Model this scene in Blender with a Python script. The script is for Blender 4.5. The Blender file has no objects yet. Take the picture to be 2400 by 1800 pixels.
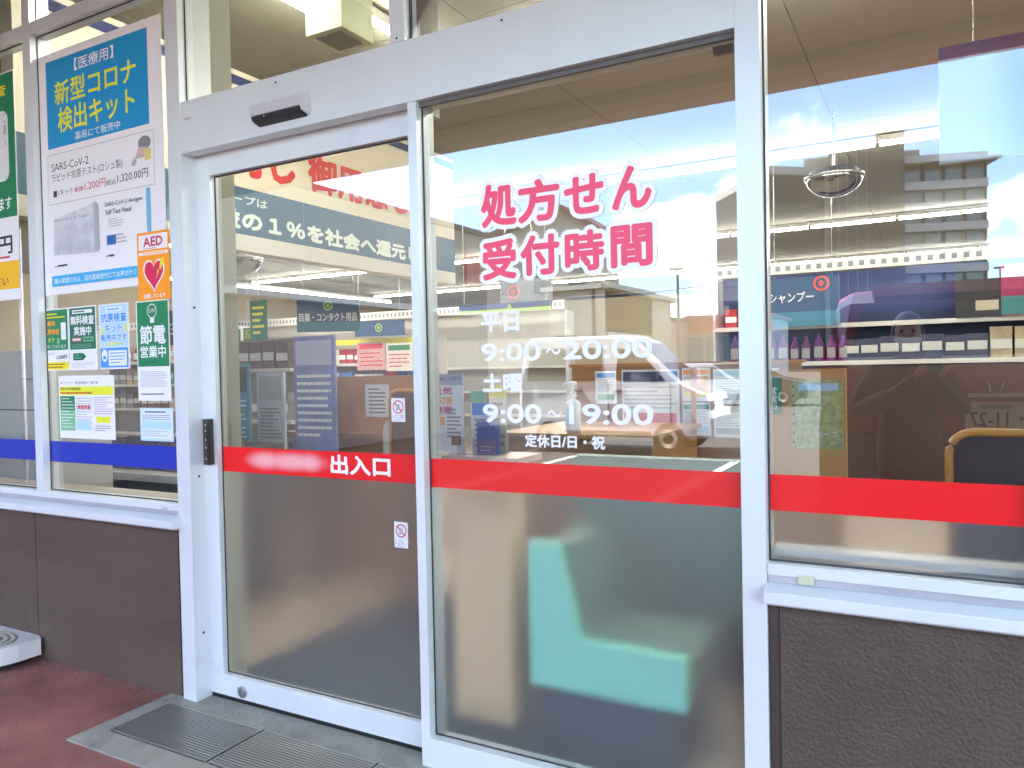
import bpy, bmesh, math, random
from mathutils import Vector, Matrix
random.seed(7)
S = bpy.context.scene
COL = S.collection
R = math.radians
# ------------------------------------------------------------------ camera
RC = ((0.8763249865927272, 0.48127578436089735, -0.02069147798151608),
      (-0.008562564754493823, -0.027384236764159534, -0.999588308285801),
      (-0.48164426744027755, 0.8761413829768844, -0.019876535846844182))
CAM = Vector((0, -2.27, 1.45))
cam = bpy.data.cameras.new('camera')
cam.sensor_width = 36; cam.lens = 27; cam.clip_start = .005; cam.clip_end = 2000
co = bpy.data.objects.new('camera', cam); COL.objects.link(co); S.camera = co
rt, dn, fw = (Vector(r) for r in RC)
M = Matrix.Identity(4)
for i in range(3):
    M[i][0] = rt[i]; M[i][1] = -dn[i]; M[i][2] = -fw[i]; M[i][3] = CAM[i]
co.matrix_world = M
# ------------------------------------------------------------------ world, sun, exposure
S.view_settings.view_transform = 'Standard'; S.view_settings.look = 'None'
S.view_settings.exposure = 3.42; S.view_settings.gamma = 1
S.cycles.use_denoising = True
S.cycles.max_bounces = 12; S.cycles.transparent_max_bounces = 24; S.cycles.transmission_bounces = 8
S.cycles.glossy_bounces = 5; S.cycles.diffuse_bounces = 4
S.cycles.caustics_reflective = False; S.cycles.caustics_refractive = True
S.cycles.sample_clamp_indirect = 8
SUN_EL, SUN_AZ = 54, (-.97, .10)
W = bpy.data.worlds.new('World'); S.world = W; W.use_nodes = True
nt = W.node_tree; N = nt.nodes; L = nt.links
bg = N['Background']; bg.inputs['Strength'].default_value = .115
sky = N.new('ShaderNodeTexSky'); sky.sky_type = 'NISHITA'; sky.sun_disc = False
sky.sun_elevation = R(SUN_EL); sky.sun_rotation = math.atan2(SUN_AZ[0], SUN_AZ[1])
sky.air_density = 1.0; sky.dust_density = .6; sky.ozone_density = 5.0
tc = N.new('ShaderNodeTexCoord'); sp = N.new('ShaderNodeSeparateXYZ'); L.new(tc.outputs['Generated'], sp.inputs[0])
ad = N.new('ShaderNodeMath'); ad.operation = 'ADD'; ad.inputs[1].default_value = .35; L.new(sp.outputs[2], ad.inputs[0])
mx = N.new('ShaderNodeMath'); mx.operation = 'MAXIMUM'; mx.inputs[1].default_value = .05; L.new(ad.outputs[0], mx.inputs[0])
cb = N.new('ShaderNodeCombineXYZ')
for k in (0, 1):
    dv = N.new('ShaderNodeMath'); dv.operation = 'DIVIDE'; L.new(sp.outputs[k], dv.inputs[0]); L.new(mx.outputs[0], dv.inputs[1]); L.new(dv.outputs[0], cb.inputs[k])
mp = N.new('ShaderNodeMapping'); mp.inputs['Location'].default_value = (2.35, .4, 0); mp.inputs['Rotation'].default_value = (0, 0, .5); mp.inputs['Scale'].default_value = (1.0, .75, 1); L.new(cb.outputs[0], mp.inputs[0])
nz = N.new('ShaderNodeTexNoise'); nz.inputs['Scale'].default_value = 1.5; nz.inputs['Detail'].default_value = 7; nz.inputs['Roughness'].default_value = .56; nz.inputs['Distortion'].default_value = .35; L.new(mp.outputs[0], nz.inputs[0])
rp = N.new('ShaderNodeValToRGB'); rp.color_ramp.elements[0].position = .53; rp.color_ramp.elements[1].position = .66; L.new(nz.outputs[0], rp.inputs[0])
mixc = N.new('ShaderNodeMix'); mixc.data_type = 'RGBA'; L.new(rp.outputs[0], mixc.inputs[0]); L.new(sky.outputs[0], mixc.inputs[6]); mixc.inputs[7].default_value = (16.5, 16.8, 17.4, 1)
L.new(mixc.outputs[2], bg.inputs['Color'])
sl = bpy.data.lights.new('sun', 'SUN'); sl.energy = 4.5; sl.angle = R(.5); sl.color = (1, .95, .87)
so = bpy.data.objects.new('sun', sl); COL.objects.link(so)
h = math.hypot(*SUN_AZ); sv = Vector((SUN_AZ[0] / h * math.cos(R(SUN_EL)), SUN_AZ[1] / h * math.cos(R(SUN_EL)), math.sin(R(SUN_EL))))
so.rotation_euler = (-sv).to_track_quat('-Z', 'Y').to_euler(); so.location = (0, 0, 30)

# ------------------------------------------------------------------ helpers
YG = .04          # outer face of the window glass
def P(u, v, y):
    d = rt * (u - 1200) + dn * (v - 900) + fw * 1800
    t = (y - CAM.y) / d.y
    return CAM + d * t
def MR(u, v, Y):  # where a thing seen mirrored in the glass stands in the car park
    p = P(u, v, Y + CAM.y); return Vector((p.x, 2 * YG - p.y, p.z))
def mz(x, z, y):
    k = (2.27 + y) / 2.27
    return x * k, 1.45 + (z - 1.45) * k

MATS = {}
def mat(name, col, rough=.5, metal=0, noise=0, nscale=8, bump=0, bscale=60, coat=0, emit=0, spec=.5, stretch=None):
    if name in MATS: return MATS[name]
    m = bpy.data.materials.new(name); m.use_nodes = True; MATS[name] = m
    t = m.node_tree; b = t.nodes['Principled BSDF']
    c = (*col, 1)
    b.inputs['Base Color'].default_value = c; b.inputs['Roughness'].default_value = rough
    b.inputs['Metallic'].default_value = metal; b.inputs['Coat Weight'].default_value = coat
    b.inputs['Coat Roughness'].default_value = .06
    b.inputs['Specular IOR Level'].default_value = spec
    if emit:
        b.inputs['Emission Color'].default_value = c; b.inputs['Emission Strength'].default_value = emit
    if noise or bump:
        g = t.nodes.new('ShaderNodeTexCoord'); src = g.outputs['Object']
        if stretch:
            q = t.nodes.new('ShaderNodeMapping'); q.inputs['Scale'].default_value = stretch; t.links.new(src, q.inputs[0]); src = q.outputs[0]
    if noise:
        n = t.nodes.new('ShaderNodeTexNoise'); n.inputs['Scale'].default_value = nscale; n.inputs['Detail'].default_value = 6; n.inputs['Roughness'].default_value = .65
        t.links.new(src, n.inputs[0])
        r = t.nodes.new('ShaderNodeMapRange'); r.inputs['From Min'].default_value = .3; r.inputs['From Max'].default_value = .7
        r.inputs['To Min'].default_value = 1 - noise; r.inputs['To Max'].default_value = 1 + noise; t.links.new(n.outputs[0], r.inputs[0])
        x = t.nodes.new('ShaderNodeVectorMath'); x.operation = 'SCALE'; x.inputs[0].default_value = col; t.links.new(r.outputs[0], x.inputs['Scale'])
        t.links.new(x.outputs[0], b.inputs['Base Color'])
        r2 = t.nodes.new('ShaderNodeMapRange'); r2.inputs['To Min'].default_value = max(.02, rough - .12); r2.inputs['To Max'].default_value = min(1, rough + .12)
        t.links.new(n.outputs[0], r2.inputs[0]); t.links.new(r2.outputs[0], b.inputs['Roughness'])
    if bump:
        n = t.nodes.new('ShaderNodeTexNoise'); n.inputs['Scale'].default_value = bscale; n.inputs['Detail'].default_value = 3
        t.links.new(src, n.inputs[0])
        bp = t.nodes.new('ShaderNodeBump'); bp.inputs['Strength'].default_value = bump; bp.inputs['Distance'].default_value = .01
        t.links.new(n.outputs[0], bp.inputs['Height']); t.links.new(bp.outputs[0], b.inputs['Normal'])
    return m
def weather(m, col, scale, lo, hi, amount, coord='Object'):
    t = m.node_tree; b = t.nodes['Principled BSDF']; inp = b.inputs['Base Color']
    g = t.nodes.new('ShaderNodeTexCoord'); n = t.nodes.new('ShaderNodeTexNoise'); n.inputs['Scale'].default_value = scale; n.inputs['Detail'].default_value = 5; n.inputs['Roughness'].default_value = .7
    t.links.new(g.outputs[coord], n.inputs[0])
    r = t.nodes.new('ShaderNodeMapRange'); r.inputs[1].default_value = lo; r.inputs[2].default_value = hi; r.inputs[4].default_value = amount; t.links.new(n.outputs[0], r.inputs[0])
    x = t.nodes.new('ShaderNodeMix'); x.data_type = 'RGBA'; x.inputs[7].default_value = (*col, 1); t.links.new(r.outputs[0], x.inputs[0])
    if inp.links: t.links.new(inp.links[0].from_socket, x.inputs[6])
    else: x.inputs[6].default_value = inp.default_value
    t.links.new(x.outputs[2], inp); return m
def glass_mat(name, refl, tint, rough=0.0):
    m = bpy.data.materials.new(name); m.use_nodes = True; t = m.node_tree; t.nodes.clear()
    o = t.nodes.new('ShaderNodeOutputMaterial'); mixs = t.nodes.new('ShaderNodeMixShader')
    tr = t.nodes.new('ShaderNodeBsdfTransparent'); tr.inputs[0].default_value = (*tint, 1)
    gl = t.nodes.new('ShaderNodeBsdfGlossy'); gl.inputs['Roughness'].default_value = rough
    lw = t.nodes.new('ShaderNodeFresnel'); lw.inputs['IOR'].default_value = 1.5
    a = t.nodes.new('ShaderNodeMath'); a.operation = 'ADD'; a.inputs[1].default_value = refl - .04; a.use_clamp = True
    # slight waviness of float glass
    g = t.nodes.new('ShaderNodeTexCoord'); n = t.nodes.new('ShaderNodeTexNoise'); n.inputs['Scale'].default_value = 1.3; n.inputs['Detail'].default_value = 1
    bp = t.nodes.new('ShaderNodeBump'); bp.inputs['Strength'].default_value = .08; bp.inputs['Distance'].default_value = .004
    t.links.new(g.outputs['Object'], n.inputs[0]); t.links.new(n.outputs[0], bp.inputs['Height']); t.links.new(bp.outputs[0], gl.inputs['Normal'])
    t.links.new(lw.outputs[0], a.inputs[0]); t.links.new(a.outputs[0], mixs.inputs[0])
    t.links.new(tr.outputs[0], mixs.inputs[1]); t.links.new(gl.outputs[0], mixs.inputs[2]); t.links.new(mixs.outputs[0], o.inputs[0])
    return m
def frost_mat():
    m = bpy.data.materials.new('frosted_film'); m.use_nodes = True; t = m.node_tree; t.nodes.clear()
    o = t.nodes.new('ShaderNodeOutputMaterial'); a = t.nodes.new('ShaderNodeMixShader'); b = t.nodes.new('ShaderNodeMixShader')
    rf = t.nodes.new('ShaderNodeBsdfRefraction'); rf.inputs['IOR'].default_value = 1.3; rf.inputs['Roughness'].default_value = .32; rf.inputs[0].default_value = (.97, .97, .96, 1)
    df = t.nodes.new('ShaderNodeBsdfDiffuse'); df.inputs[0].default_value = (.42, .42, .40, 1)
    gl = t.nodes.new('ShaderNodeBsdfGlossy'); gl.inputs['Roughness'].default_value = .32
    a.inputs[0].default_value = .09; b.inputs[0].default_value = .05
    t.links.new(rf.outputs[0], a.inputs[1]); t.links.new(df.outputs[0], a.inputs[2]); t.links.new(a.outputs[0], b.inputs[1]); t.links.new(gl.outputs[0], b.inputs[2]); t.links.new(b.outputs[0], o.inputs[0])
    return m
GLASS = glass_mat('window_glass', .24, (.93, .95, .93))
FROST = frost_mat()
CARGLASS = mat('car_glass', (.02, .022, .025), .06, coat=.5)
ALU = mat('painted_aluminium', (.70, .765, .765), .36, .2, noise=.05, nscale=2.2, stretch=(1, 1, .35))
ALU2 = mat('grey_aluminium', (.55, .57, .6), .35, .5, noise=.05, nscale=5)
WHITE = mat('white_vinyl', (.88, .88, .88), .45)
PAPER = mat('white_paper', (.80, .81, .80), .55)
RED = mat('red_vinyl', (.80, .004, .006), .4, coat=.15)
PINK = mat('pink_red_vinyl', (.87, .075, .15), .45)
BLUE = mat('blue_vinyl', (.010, .032, .40), .4, coat=.15)
BLACK = mat('black_plastic', (.012, .012, .014), .35)
INK = mat('black_ink', (.03, .03, .035), .6)
GREYINK = mat('grey_ink', (.22, .23, .25), .6)
REDINK = mat('red_ink', (.62, .04, .05), .6)
GREEN = mat('green_print', (.015, .22, .085), .5)
DKGREEN = mat('dark_green_print', (.015, .15, .08), .5)
LTGREEN = mat('light_green_print', (.2, .5, .27), .5)
YEL = mat('yellow_print', (.85, .72, .02), .5)
YELG = mat('lemon_print', (.78, .8, .04), .5)
ORANGE = mat('orange_print', (.95, .33, .01), .5)
CYAN = mat('cyan_print', (.01, .3, .6), .5)
LTCYAN = mat('pale_blue_print', (.45, .68, .85), .5)
SKYB = mat('sky_blue_print', (.06, .32, .75), .5)
NAVY = mat('navy_print', (.02, .04, .14), .5)
GREYP = mat('grey_print', (.42, .44, .46), .5)
STEEL = mat('brushed_steel', (.42, .42, .42), .3, .9, noise=.06, nscale=60)
SILVER = mat('silver_trim', (.7, .71, .73), .22, .9)
BEIGEW = mat('interior_beige_paint', (.56, .49, .37), .7, noise=.03, nscale=2)
TAN = mat('tan_wood', (.38, .19, .07), .45, noise=.12, nscale=4, stretch=(1, 1, 9))
CREAM = mat('cream_laminate', (.95, .68, .38), .45, noise=.03, nscale=2)
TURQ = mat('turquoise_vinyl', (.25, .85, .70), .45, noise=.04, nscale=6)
NAVYF = mat('navy_fabric', (.035, .05, .09), .8, noise=.1, nscale=40)

def obj(name, bm, m, parent=None, loc=(0, 0, 0), rz=0, smooth=False, bevel=0, seg=2):
    if bevel:
        es = [e for e in bm.edges if len(e.link_faces) == 2 and e.calc_face_angle(0) > .5]
        bmesh.ops.bevel(bm, geom=es, offset=bevel, segments=seg, affect='EDGES', profile=.5, clamp_overlap=True)
    me = bpy.data.meshes.new(name); bmesh.ops.recalc_face_normals(bm, faces=bm.faces[:]); bm.to_mesh(me); bm.free()
    if smooth:
        for p in me.polygons: p.use_smooth = True
    if m: me.materials.append(m)
    return link(name, me, parent, loc, rz)
def link(name, me, parent=None, loc=(0, 0, 0), rz=0):
    o = bpy.data.objects.new(name, me); COL.objects.link(o)
    o.location = loc; o.rotation_euler = (0, 0, rz)
    if parent: o.parent = parent
    return o
def tag(o, label=None, cat=None, group=None, kind=None):
    if label: o['label'] = label
    if cat: o['category'] = cat
    if group: o['group'] = group
    if kind: o['kind'] = kind
    return o
def thing(name, label, cat, loc=(0, 0, 0), rz=0, group=None):
    return tag(link(name, None, None, loc, rz), label, cat, group)
def box(bm, x0, x1, y0, y1, z0, z1):
    vs = [bm.verts.new((x, y, z)) for z in (z0, z1) for y in (y0, y1) for x in (x0, x1)]
    for f in ((0, 1, 3, 2), (4, 6, 7, 5), (0, 4, 5, 1), (2, 3, 7, 6), (0, 2, 6, 4), (1, 5, 7, 3)):
        bm.faces.new([vs[i] for i in f])
    return bm
def B(x0, x1, y0, y1, z0, z1): return box(bmesh.new(), x0, x1, y0, y1, z0, z1)
def quad(bm, pts): bm.faces.new([bm.verts.new(p) for p in pts]); return bm
def prism(bm, pts, a0, a1, axis='y'):   # outline in the two other axes, extruded along axis
    def v(p, a): return (p[0], a, p[1]) if axis == 'y' else ((a, p[0], p[1]) if axis == 'x' else (p[0], p[1], a))
    r0 = [bm.verts.new(v(p, a0)) for p in pts]; r1 = [bm.verts.new(v(p, a1)) for p in pts]
    bm.faces.new(r0); bm.faces.new(r1[::-1])
    for i in range(len(pts)):
        j = (i + 1) % len(pts); bm.faces.new((r0[i], r0[j], r1[j], r1[i]))
    return bm
def tube(bm, pts, r, n=10, closed=False):
    pts = [Vector(p) for p in pts]; rings = []
    k = len(pts)
    for i, p in enumerate(pts):
        a = pts[(i - 1) % k] if (closed or i) else p; b = pts[(i + 1) % k] if (closed or i < k - 1) else p
        d = (b - a).normalized(); up = Vector((0, 0, 1)) if abs(d.z) < .9 else Vector((1, 0, 0))
        s = d.cross(up).normalized(); t = s.cross(d)
        rr = r[i] if isinstance(r, (list, tuple)) else r
        rings.append([bm.verts.new(p + (s * math.cos(q) + t * math.sin(q)) * rr) for q in (2 * math.pi * j / n for j in range(n))])
    for i in range(k if closed else k - 1):
        A, Bq = rings[i], rings[(i + 1) % k]
        for j in range(n): bm.faces.new((A[j], A[(j + 1) % n], Bq[(j + 1) % n], Bq[j]))
    if not closed: bm.faces.new(rings[0][::-1]); bm.faces.new(rings[-1])
    return bm
def lathe(bm, prof, n=24, c=(0, 0, 0), axis='z'):
    rings = []
    for r, z in prof:
        ring = []
        for j in range(n):
            q = 2 * math.pi * j / n; a, b = r * math.cos(q), r * math.sin(q)
            p = (a, b, z) if axis == 'z' else ((a, z, b) if axis == 'y' else (z, a, b))
            ring.append(bm.verts.new((p[0] + c[0], p[1] + c[1], p[2] + c[2])))
        rings.append(ring)
    for A, Bq in zip(rings, rings[1:]):
        for j in range(n): bm.faces.new((A[j], A[(j + 1) % n], Bq[(j + 1) % n], Bq[j]))
    bm.faces.new(rings[0][::-1]); bm.faces.new(rings[-1])
    return bm
def rrect(w, h, r, n=5, x=0, z=0):
    out = []
    for cx, cz, a in ((w - r, r, -90), (w - r, h - r, 0), (r, h - r, 90), (r, r, 180)):
        for i in range(n + 1):
            q = R(a + 90 * i / n); out.append((x + cx + r * math.cos(q), z + cz + r * math.sin(q)))
    return out
TXT = {}
def text_verts(s, bold=0, res=2):
    k = (s, bold, res)
    if k not in TXT:
        c = bpy.data.curves.new('t', 'FONT'); c.body = s; c.resolution_u = res; c.offset = bold
        o = bpy.data.objects.new('t', c); m = bpy.data.meshes.new_from_object(o)
        TXT[k] = ([tuple(v.co) for v in m.vertices], [tuple(p.vertices) for p in m.polygons])
        bpy.data.objects.remove(o); bpy.data.curves.remove(c); bpy.data.meshes.remove(m)
    return TXT[k]
def text_mesh(s, x0, z0, x1, z1, y, bold=0, res=2, shifts=((0, 0),)):
    vs, fs = text_verts(s, 0, res)
    if bold > .005:
        r = bold * .8 * (z1 - z0) / (1 + s.count('\n')); ns = 8 if len(shifts) == 1 else 4
        x0 += r; x1 -= r; z0 += r; z1 -= r
        if len(shifts) == 1: shifts = [(0, 0)] + [(r * math.cos(a), r * math.sin(a)) for a in (2 * math.pi * i / ns for i in range(ns))]
        else: shifts = [(dx * (1 + r / max(1e-6, math.hypot(dx, dz))), dz * (1 + r / max(1e-6, math.hypot(dx, dz)))) for dx, dz in shifts]
    ax, bx = min(v[0] for v in vs), max(v[0] for v in vs); az, bz = min(v[1] for v in vs), max(v[1] for v in vs)
    sx, sz = (x1 - x0) / (bx - ax), (z1 - z0) / max(bz - az, 1e-4)
    V, F = [], []
    for i, (dx, dz) in enumerate(shifts):
        n = len(V)
        V += [(x0 + (v[0] - ax) * sx + dx, y - i * 7e-6, z0 + (v[1] - az) * sz + dz) for v in vs]
        F += [tuple(a + n for a in f) for f in fs]
    me = bpy.data.meshes.new('lettering'); me.from_pydata(V, [], F); return me
class Flat:
    """a flat printed thing; coordinates are given in its own face, x to the right, z up, printed on the -y side"""
    def __init__(s, root, ox=0, oz=0, k=1.0, step=.00012, y=0):
        s.root, s.ox, s.oz, s.k, s.n, s.step, s.y = root, ox, oz, k, 0, step, y
    def c(s, x, z): return (x - s.ox) * s.k, (z - s.oz) * s.k
    def ly(s): s.n += 1; return s.y - s.n * s.step
    def rect(s, x0, z0, x1, z1, m, name='panel'):
        a, b = s.c(x0, z0); c, d = s.c(x1, z1); y = s.ly()
        return obj(name, quad(bmesh.new(), [(a, y, b), (c, y, b), (c, y, d), (a, y, d)]), m, s.root)
    def poly(s, pts, m, name='picture'):
        y = s.ly(); return obj(name, quad(bmesh.new(), [(p[0], y, p[1]) for p in (s.c(*q) for q in pts)]), m, s.root)
    def text(s, t, x0, z0, x1, z1, m, bold=.012, name='lettering', res=2, outline=0, om=None):
        a, b = s.c(x0, z0); c, d = s.c(x1, z1)
        if outline:
            y = s.ly(); sh = [(outline * s.k * math.cos(q), outline * s.k * math.sin(q)) for q in (2 * math.pi * i / 14 for i in range(14))]
            me = text_mesh(t, a, b, c, d, y, bold, res, sh); me.materials.append(om); s.n += 2; link('letter_outline', me, s.root)
        me = text_mesh(t, a, b, c, d, s.ly(), bold, res); me.materials.append(m)
        return link(name, me, s.root)
    def lines(s, x0, z0, x1, z1, n, m, fill=.5, name='fine_print'):
        bm = bmesh.new(); y = s.ly(); p = (z1 - z0) / n
        for i in range(n):
            x = x0; e = x1 - (x1 - x0) * random.choice((0, 0, .1, .35))
            while x < e:
                w = (x1 - x0) * random.uniform(.04, .13); w = min(w, e - x)
                a, b = s.c(x, z0 + p * (i + .5 - fill / 2)); c, d = s.c(x + w * .9, z0 + p * (i + .5 + fill / 2))
                quad(bm, [(a, y, b), (c, y, b), (c, y, d), (a, y, d)]); x += w
        return obj(name, bm, m, s.root)
def sheet(name, label, cat, x0, z0, x1, z1, m, y, group=None, meas=True, t=.0012, tilt=0):
    k = (2.27 + y) / 2.27 if meas else 1
    X, Z = mz(x0, z0, y) if meas else (x0, z0)
    o = obj(name, B(0, (x1 - x0) * k, 0, t, 0, (z1 - z0) * k), m, None, (X, y, Z)); tag(o, label, cat, group)
    if tilt: o.rotation_euler = (0, R(tilt), 0)
    return Flat(o, x0, z0, k)

# ------------------------------------------------------------------ ground
ASPH = mat('asphalt', (.045, .0445, .043), .85, noise=.25, nscale=3, bump=.4, bscale=120)
tag(obj('ground', quad(bmesh.new(), [(-300, -400, -.012), (300, -400, -.012), (300, 60, -.012), (-300, 60, -.012)]), ASPH), kind='structure')
REDF = mat('red_brown_paving', (.25, .096, .082), .8, noise=.4, nscale=2.6, bump=.5, bscale=170)
bm = bmesh.new(); quad(bm, [(-12, -3.6, -.004), (7, -3.6, -.004), (7, .02, -.004), (-12, .02, -.004)])
tag(obj('walkway', bm, REDF), kind='structure')
weather(REDF, (.2, .15, .13), 1.7, .52, .72, .8); weather(REDF, (.26, .14, .13), 140, .6, .75, .5); weather(REDF, (.05, .03, .03), 5, .62, .8, .7)
CONC = mat('grey_concrete', (.27, .27, .24), .85, noise=.28, nscale=7, bump=.3, bscale=90)
weather(CONC, (.12, .115, .1), 3.5, .55, .75, .6); weather(CONC, (.4, .39, .36), 120, .62, .72, .6)
tag(obj('threshold_slab', B(-3.06, .4, -.47, .13, -.05, .004), CONC, bevel=.003), kind='structure')
bm = bmesh.new()
for i in range(14):
    x = -13 + i * 2.6; quad(bm, [(x - .06, -9.2, -.006), (x + .06, -9.2, -.006), (x + .06, -4.4, -.006), (x - .06, -4.4, -.006)])
tag(obj('parking_lines', bm, mat('road_paint', (.7, .7, .68), .7, noise=.2, nscale=6)), kind='structure')
# steel grates let into the slab, bars running along the shop front
for i in range(5):
    x0 = -2.965 + i * .585; x1 = x0 + .572
    GRS = mat('grate_steel', (.38, .38, .36), .38, .75)
    g = thing('floor_grate', ['worn steel drain grate at the far left end, by the brown wall', 'steel drain grate second from the brown wall, before the sliding door', 'steel drain grate third from the brown wall, at the frame foot', 'steel drain grate in front of the tall fixed window', 'steel drain grate at the right end by the right post'][i], 'drain grate', (0, 0, 0), group='steel grates in the door slab')
    bm = bmesh.new()
    for k in range(19):
        y = -.345 + k * .0148; box(bm, x0, x1, y, y + .0075, .0042, .0105)
    obj('bars', bm, GRS, g)
    bm = bmesh.new(); box(bm, x0, x0 + .006, -.35, -.066, .0045, .0112); obj('frame_bar', bm, GRS, g)
    obj('frame_bar', B(x1 - .006, x1, -.35, -.066, .0045, .0112), GRS, g)
    obj('tray', B(x0, x1, -.35, -.066, .0015, .0048), mat('dark_tray', (.03, .03, .03), .7), g)

# ------------------------------------------------------------------ the shop building
bld = thing('shop_building', 'white framed drugstore front with large windows, brown base walls and a canopy', 'shop')
STUCCO = mat('brown_stucco', (.082, .056, .041), .72, noise=.2, nscale=5, bump=.9, bscale=95)
STUCCOL = mat('brown_board', (.088, .06, .043), .7, noise=.22, nscale=3, bump=.35, bscale=150, stretch=(.3, 1, 2.2))
for m_ in (STUCCO, STUCCOL): weather(m_, (.3, .27, .25), 26, .71, .745, .7); weather(m_, (.13, .10, .088), 2.2, .55, .8, .55)
weather(ALU, (.42, .43, .42), 3.2, .62, .8, .45); weather(ALU, (.3, .3, .29), 30, .7, .78, .5)
def part(name, bm, m, bevel=0, **k): return obj(name, bm, m, bld, bevel=bevel, **k)
part('wall_panel', B(-4.093, -2.985, .012, .14, -.01, .775), STUCCOL, .004)
part('wall_panel', B(-8.0, -4.099, .012, .14, -.01, .775), STUCCOL, .004)
part('wall_edge', B(-2.983, -2.956, .02, .14, 0, .775), mat('brown_trim', (.05, .035, .032), .5), .003)
part('wall_panel', B(-.392, 3.0, .004, .14, -.01, .772), STUCCO, .004)
part('wall_edge', B(-.424, -.394, .010, .14, 0, .772), MATS['brown_trim'], .003)
# sills
for x0, x1 in ((-8, -2.945), (-.4265, 3.0)):
    o = part('window_sill', prism(bmesh.new(), [(-.046, .775), (-.046, .803), (-.0445, .8055), (.0, .822), (.03, .822), (.03, .775)], x0, x1, 'x'), ALU, 0)
    obj('sill_drip', B(x0 + .004, x1 - .004, -.030, .01, .766, .7745), ALU2, o)
# bottom rails of the side windows
for x0, x1 in ((-8, -2.958), (-.424, 3.0)):
    o = part('window_rail', B(x0, x1, .0, .085, .845, .877), ALU, .002)
    obj('rail_step', B(x0, x1, .008, .085, .8225, .8445), ALU2, o)
# columns and mullions
def mull(x0, x1, z0, z1, y0=0, y1=.1, name='window_post'): return part(name, B(x0, x1, y0, y1, z0, z1), ALU, .0025)
mull(-2.957, -2.872, 0, 3.6, -.002, .17)
for z in (.3, 1.0, 1.75): part('screw', lathe(bmesh.new(), [(.006, -.0012), (.005, .0012)], 10, (-2.8712, .045, z), 'x'), BLACK)
mull(-4.049, -3.984, .878, 3.6); mull(-5.16, -5.095, .878, 3.6); mull(-6.27, -6.205, .878, 3.6)
mull(-.494, -.4255, 0, 3.6, -.004, .12)
mull(.214, .278, .878, 3.6); mull(1.31, 1.38, .878, 3.6)
mull(-1.727, -1.662, 2.642, 3.6)
mull(-1.655, -1.618, 0, 2.4155, .0, .062, 'window_post')
for a, b in ((-8, -6.2705), (-6.2045, -5.1605), (-5.0945, -4.0495), (-3.9835, -2.9575), (-2.8715, -1.7275), (-1.6615, -.4945), (-.425, .2135)):
    part('transom_bar', B(a, b, .003, .09, 3.185, 3.247), ALU, .002)
# door header
hd = part('door_header', B(-2.8715, -.4945, -.004, .058, 2.416, 2.585), ALU, .003)
obj('header_cap', B(-2.8715, -.4945, .002, .09, 2.5855, 2.641), ALU, hd, bevel=.002)
obj('header_track', B(-2.8715, -.4945, .0585, .16, 2.43, 2.584), ALU2, hd)
for x, z in ((-2.3, 2.615), (-1.695, 2.655), (-1.26, 2.618)): obj('screw', lathe(bmesh.new(), [(.0045, -.0012), (.004, .0012)], 10, (x, .001, z), 'y'), BLACK, hd)
f = Flat(hd, y=-.0045); f.rect(-2.845, 2.555, -2.8, 2.566, mat('faded_label', (.5, .5, .47), .6), 'label')
obj('gasket', B(-1.6175, -.4945, .02, .034, 2.398, 2.4155), mat('grey_gasket', (.12, .12, .115), .6), hd)
o = obj('door_roller', B(-.57, -.512, .05, .075, 2.375, 2.395), BLACK, hd, bevel=.003)
# fixed window bottom rail
part('window_rail', B(-1.6175, -.4945, .0, .075, .0045, .112), ALU, .003)
# glass panes
RUB = mat('rubber_gasket', (.045, .045, .047), .6)
def gasket(p, x0, x1, z0, z1, y, w=.0055):
    bm = bmesh.new(); d = .004
    o = [(x0, z0), (x1, z0), (x1, z1), (x0, z1)]; i_ = [(x0 + w, z0 + w), (x1 - w, z0 + w), (x1 - w, z1 - w), (x0 + w, z1 - w)]
    A = [[bm.verts.new((x, yy, z)) for x, z in q] for yy in (y - .001, y - d) for q in (o, i_)]
    for j in range(4):
        k = (j + 1) % 4
        bm.faces.new((A[2][j], A[2][k], A[3][k], A[3][j])); bm.faces.new((A[1][j], A[1][k], A[3][k], A[3][j])); bm.faces.new((A[0][j], A[0][k], A[2][k], A[2][j]))
    return obj('gasket', bm, RUB, p)
def pane(x0, x1, z0, z1, y=YG):
    p = pane_(x0, x1, z0, z1, y); gasket(p, x0, x1, .877 if z0 == 1.03 and x0 > -1 else (.112 if z0 == 1.03 else z0), z1, y - .0015); return p
def pane_(x0, x1, z0, z1, y=YG): return part('window_pane', quad(bmesh.new(), [(x0, y, z0), (x1, y, z0), (x1, y, z1), (x0, y, z1)]), GLASS)
def stripe(p, x0, x1, m, y=YG - .0012):
    _, za = mz(0, 1.031, y); _, zb = mz(0, 1.134, y)
    return obj('stripe', quad(bmesh.new(), [(x0, y, za), (x1, y, za), (x1, y, zb), (x0, y, zb)]), m, p)
def film(p, x0, x1, z0, z1, y=YG):
    return obj('frosted_film', B(x0, x1, y, y + .004, z0, z1), FROST, p)
for a, b in ((-6.2, -5.16), (-5.095, -4.05), (-3.984, -2.957)):
    p = pane(a, b, .877, 3.185); stripe(p, a, b, BLUE)
    pane(a, b, 3.247, 3.6)
p = pane(-.4255, .214, 1.03, 3.185); stripe(p, -.4255, .214, RED); film(p, -.4255, .214, .877, 1.03); pane(-.4255, .214, 3.247, 3.6)
p = pane(.278, 1.31, 1.03, 3.185); stripe(p, .278, 1.31, RED); film(p, .278, 1.31, .877, 1.03)
pane(-2.872, -1.727, 2.641, 3.185); pane(-1.662, -.494, 2.641, 3.185); pane(-2.872, -1.727, 3.247, 3.6); pane(-1.662, -.494, 3.247, 3.6)
p = pane(-1.618, -.494, 1.03, 2.416); stripe(p, -1.618, -.494, RED); film(p, -1.618, -.494, .112, 1.03)
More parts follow.
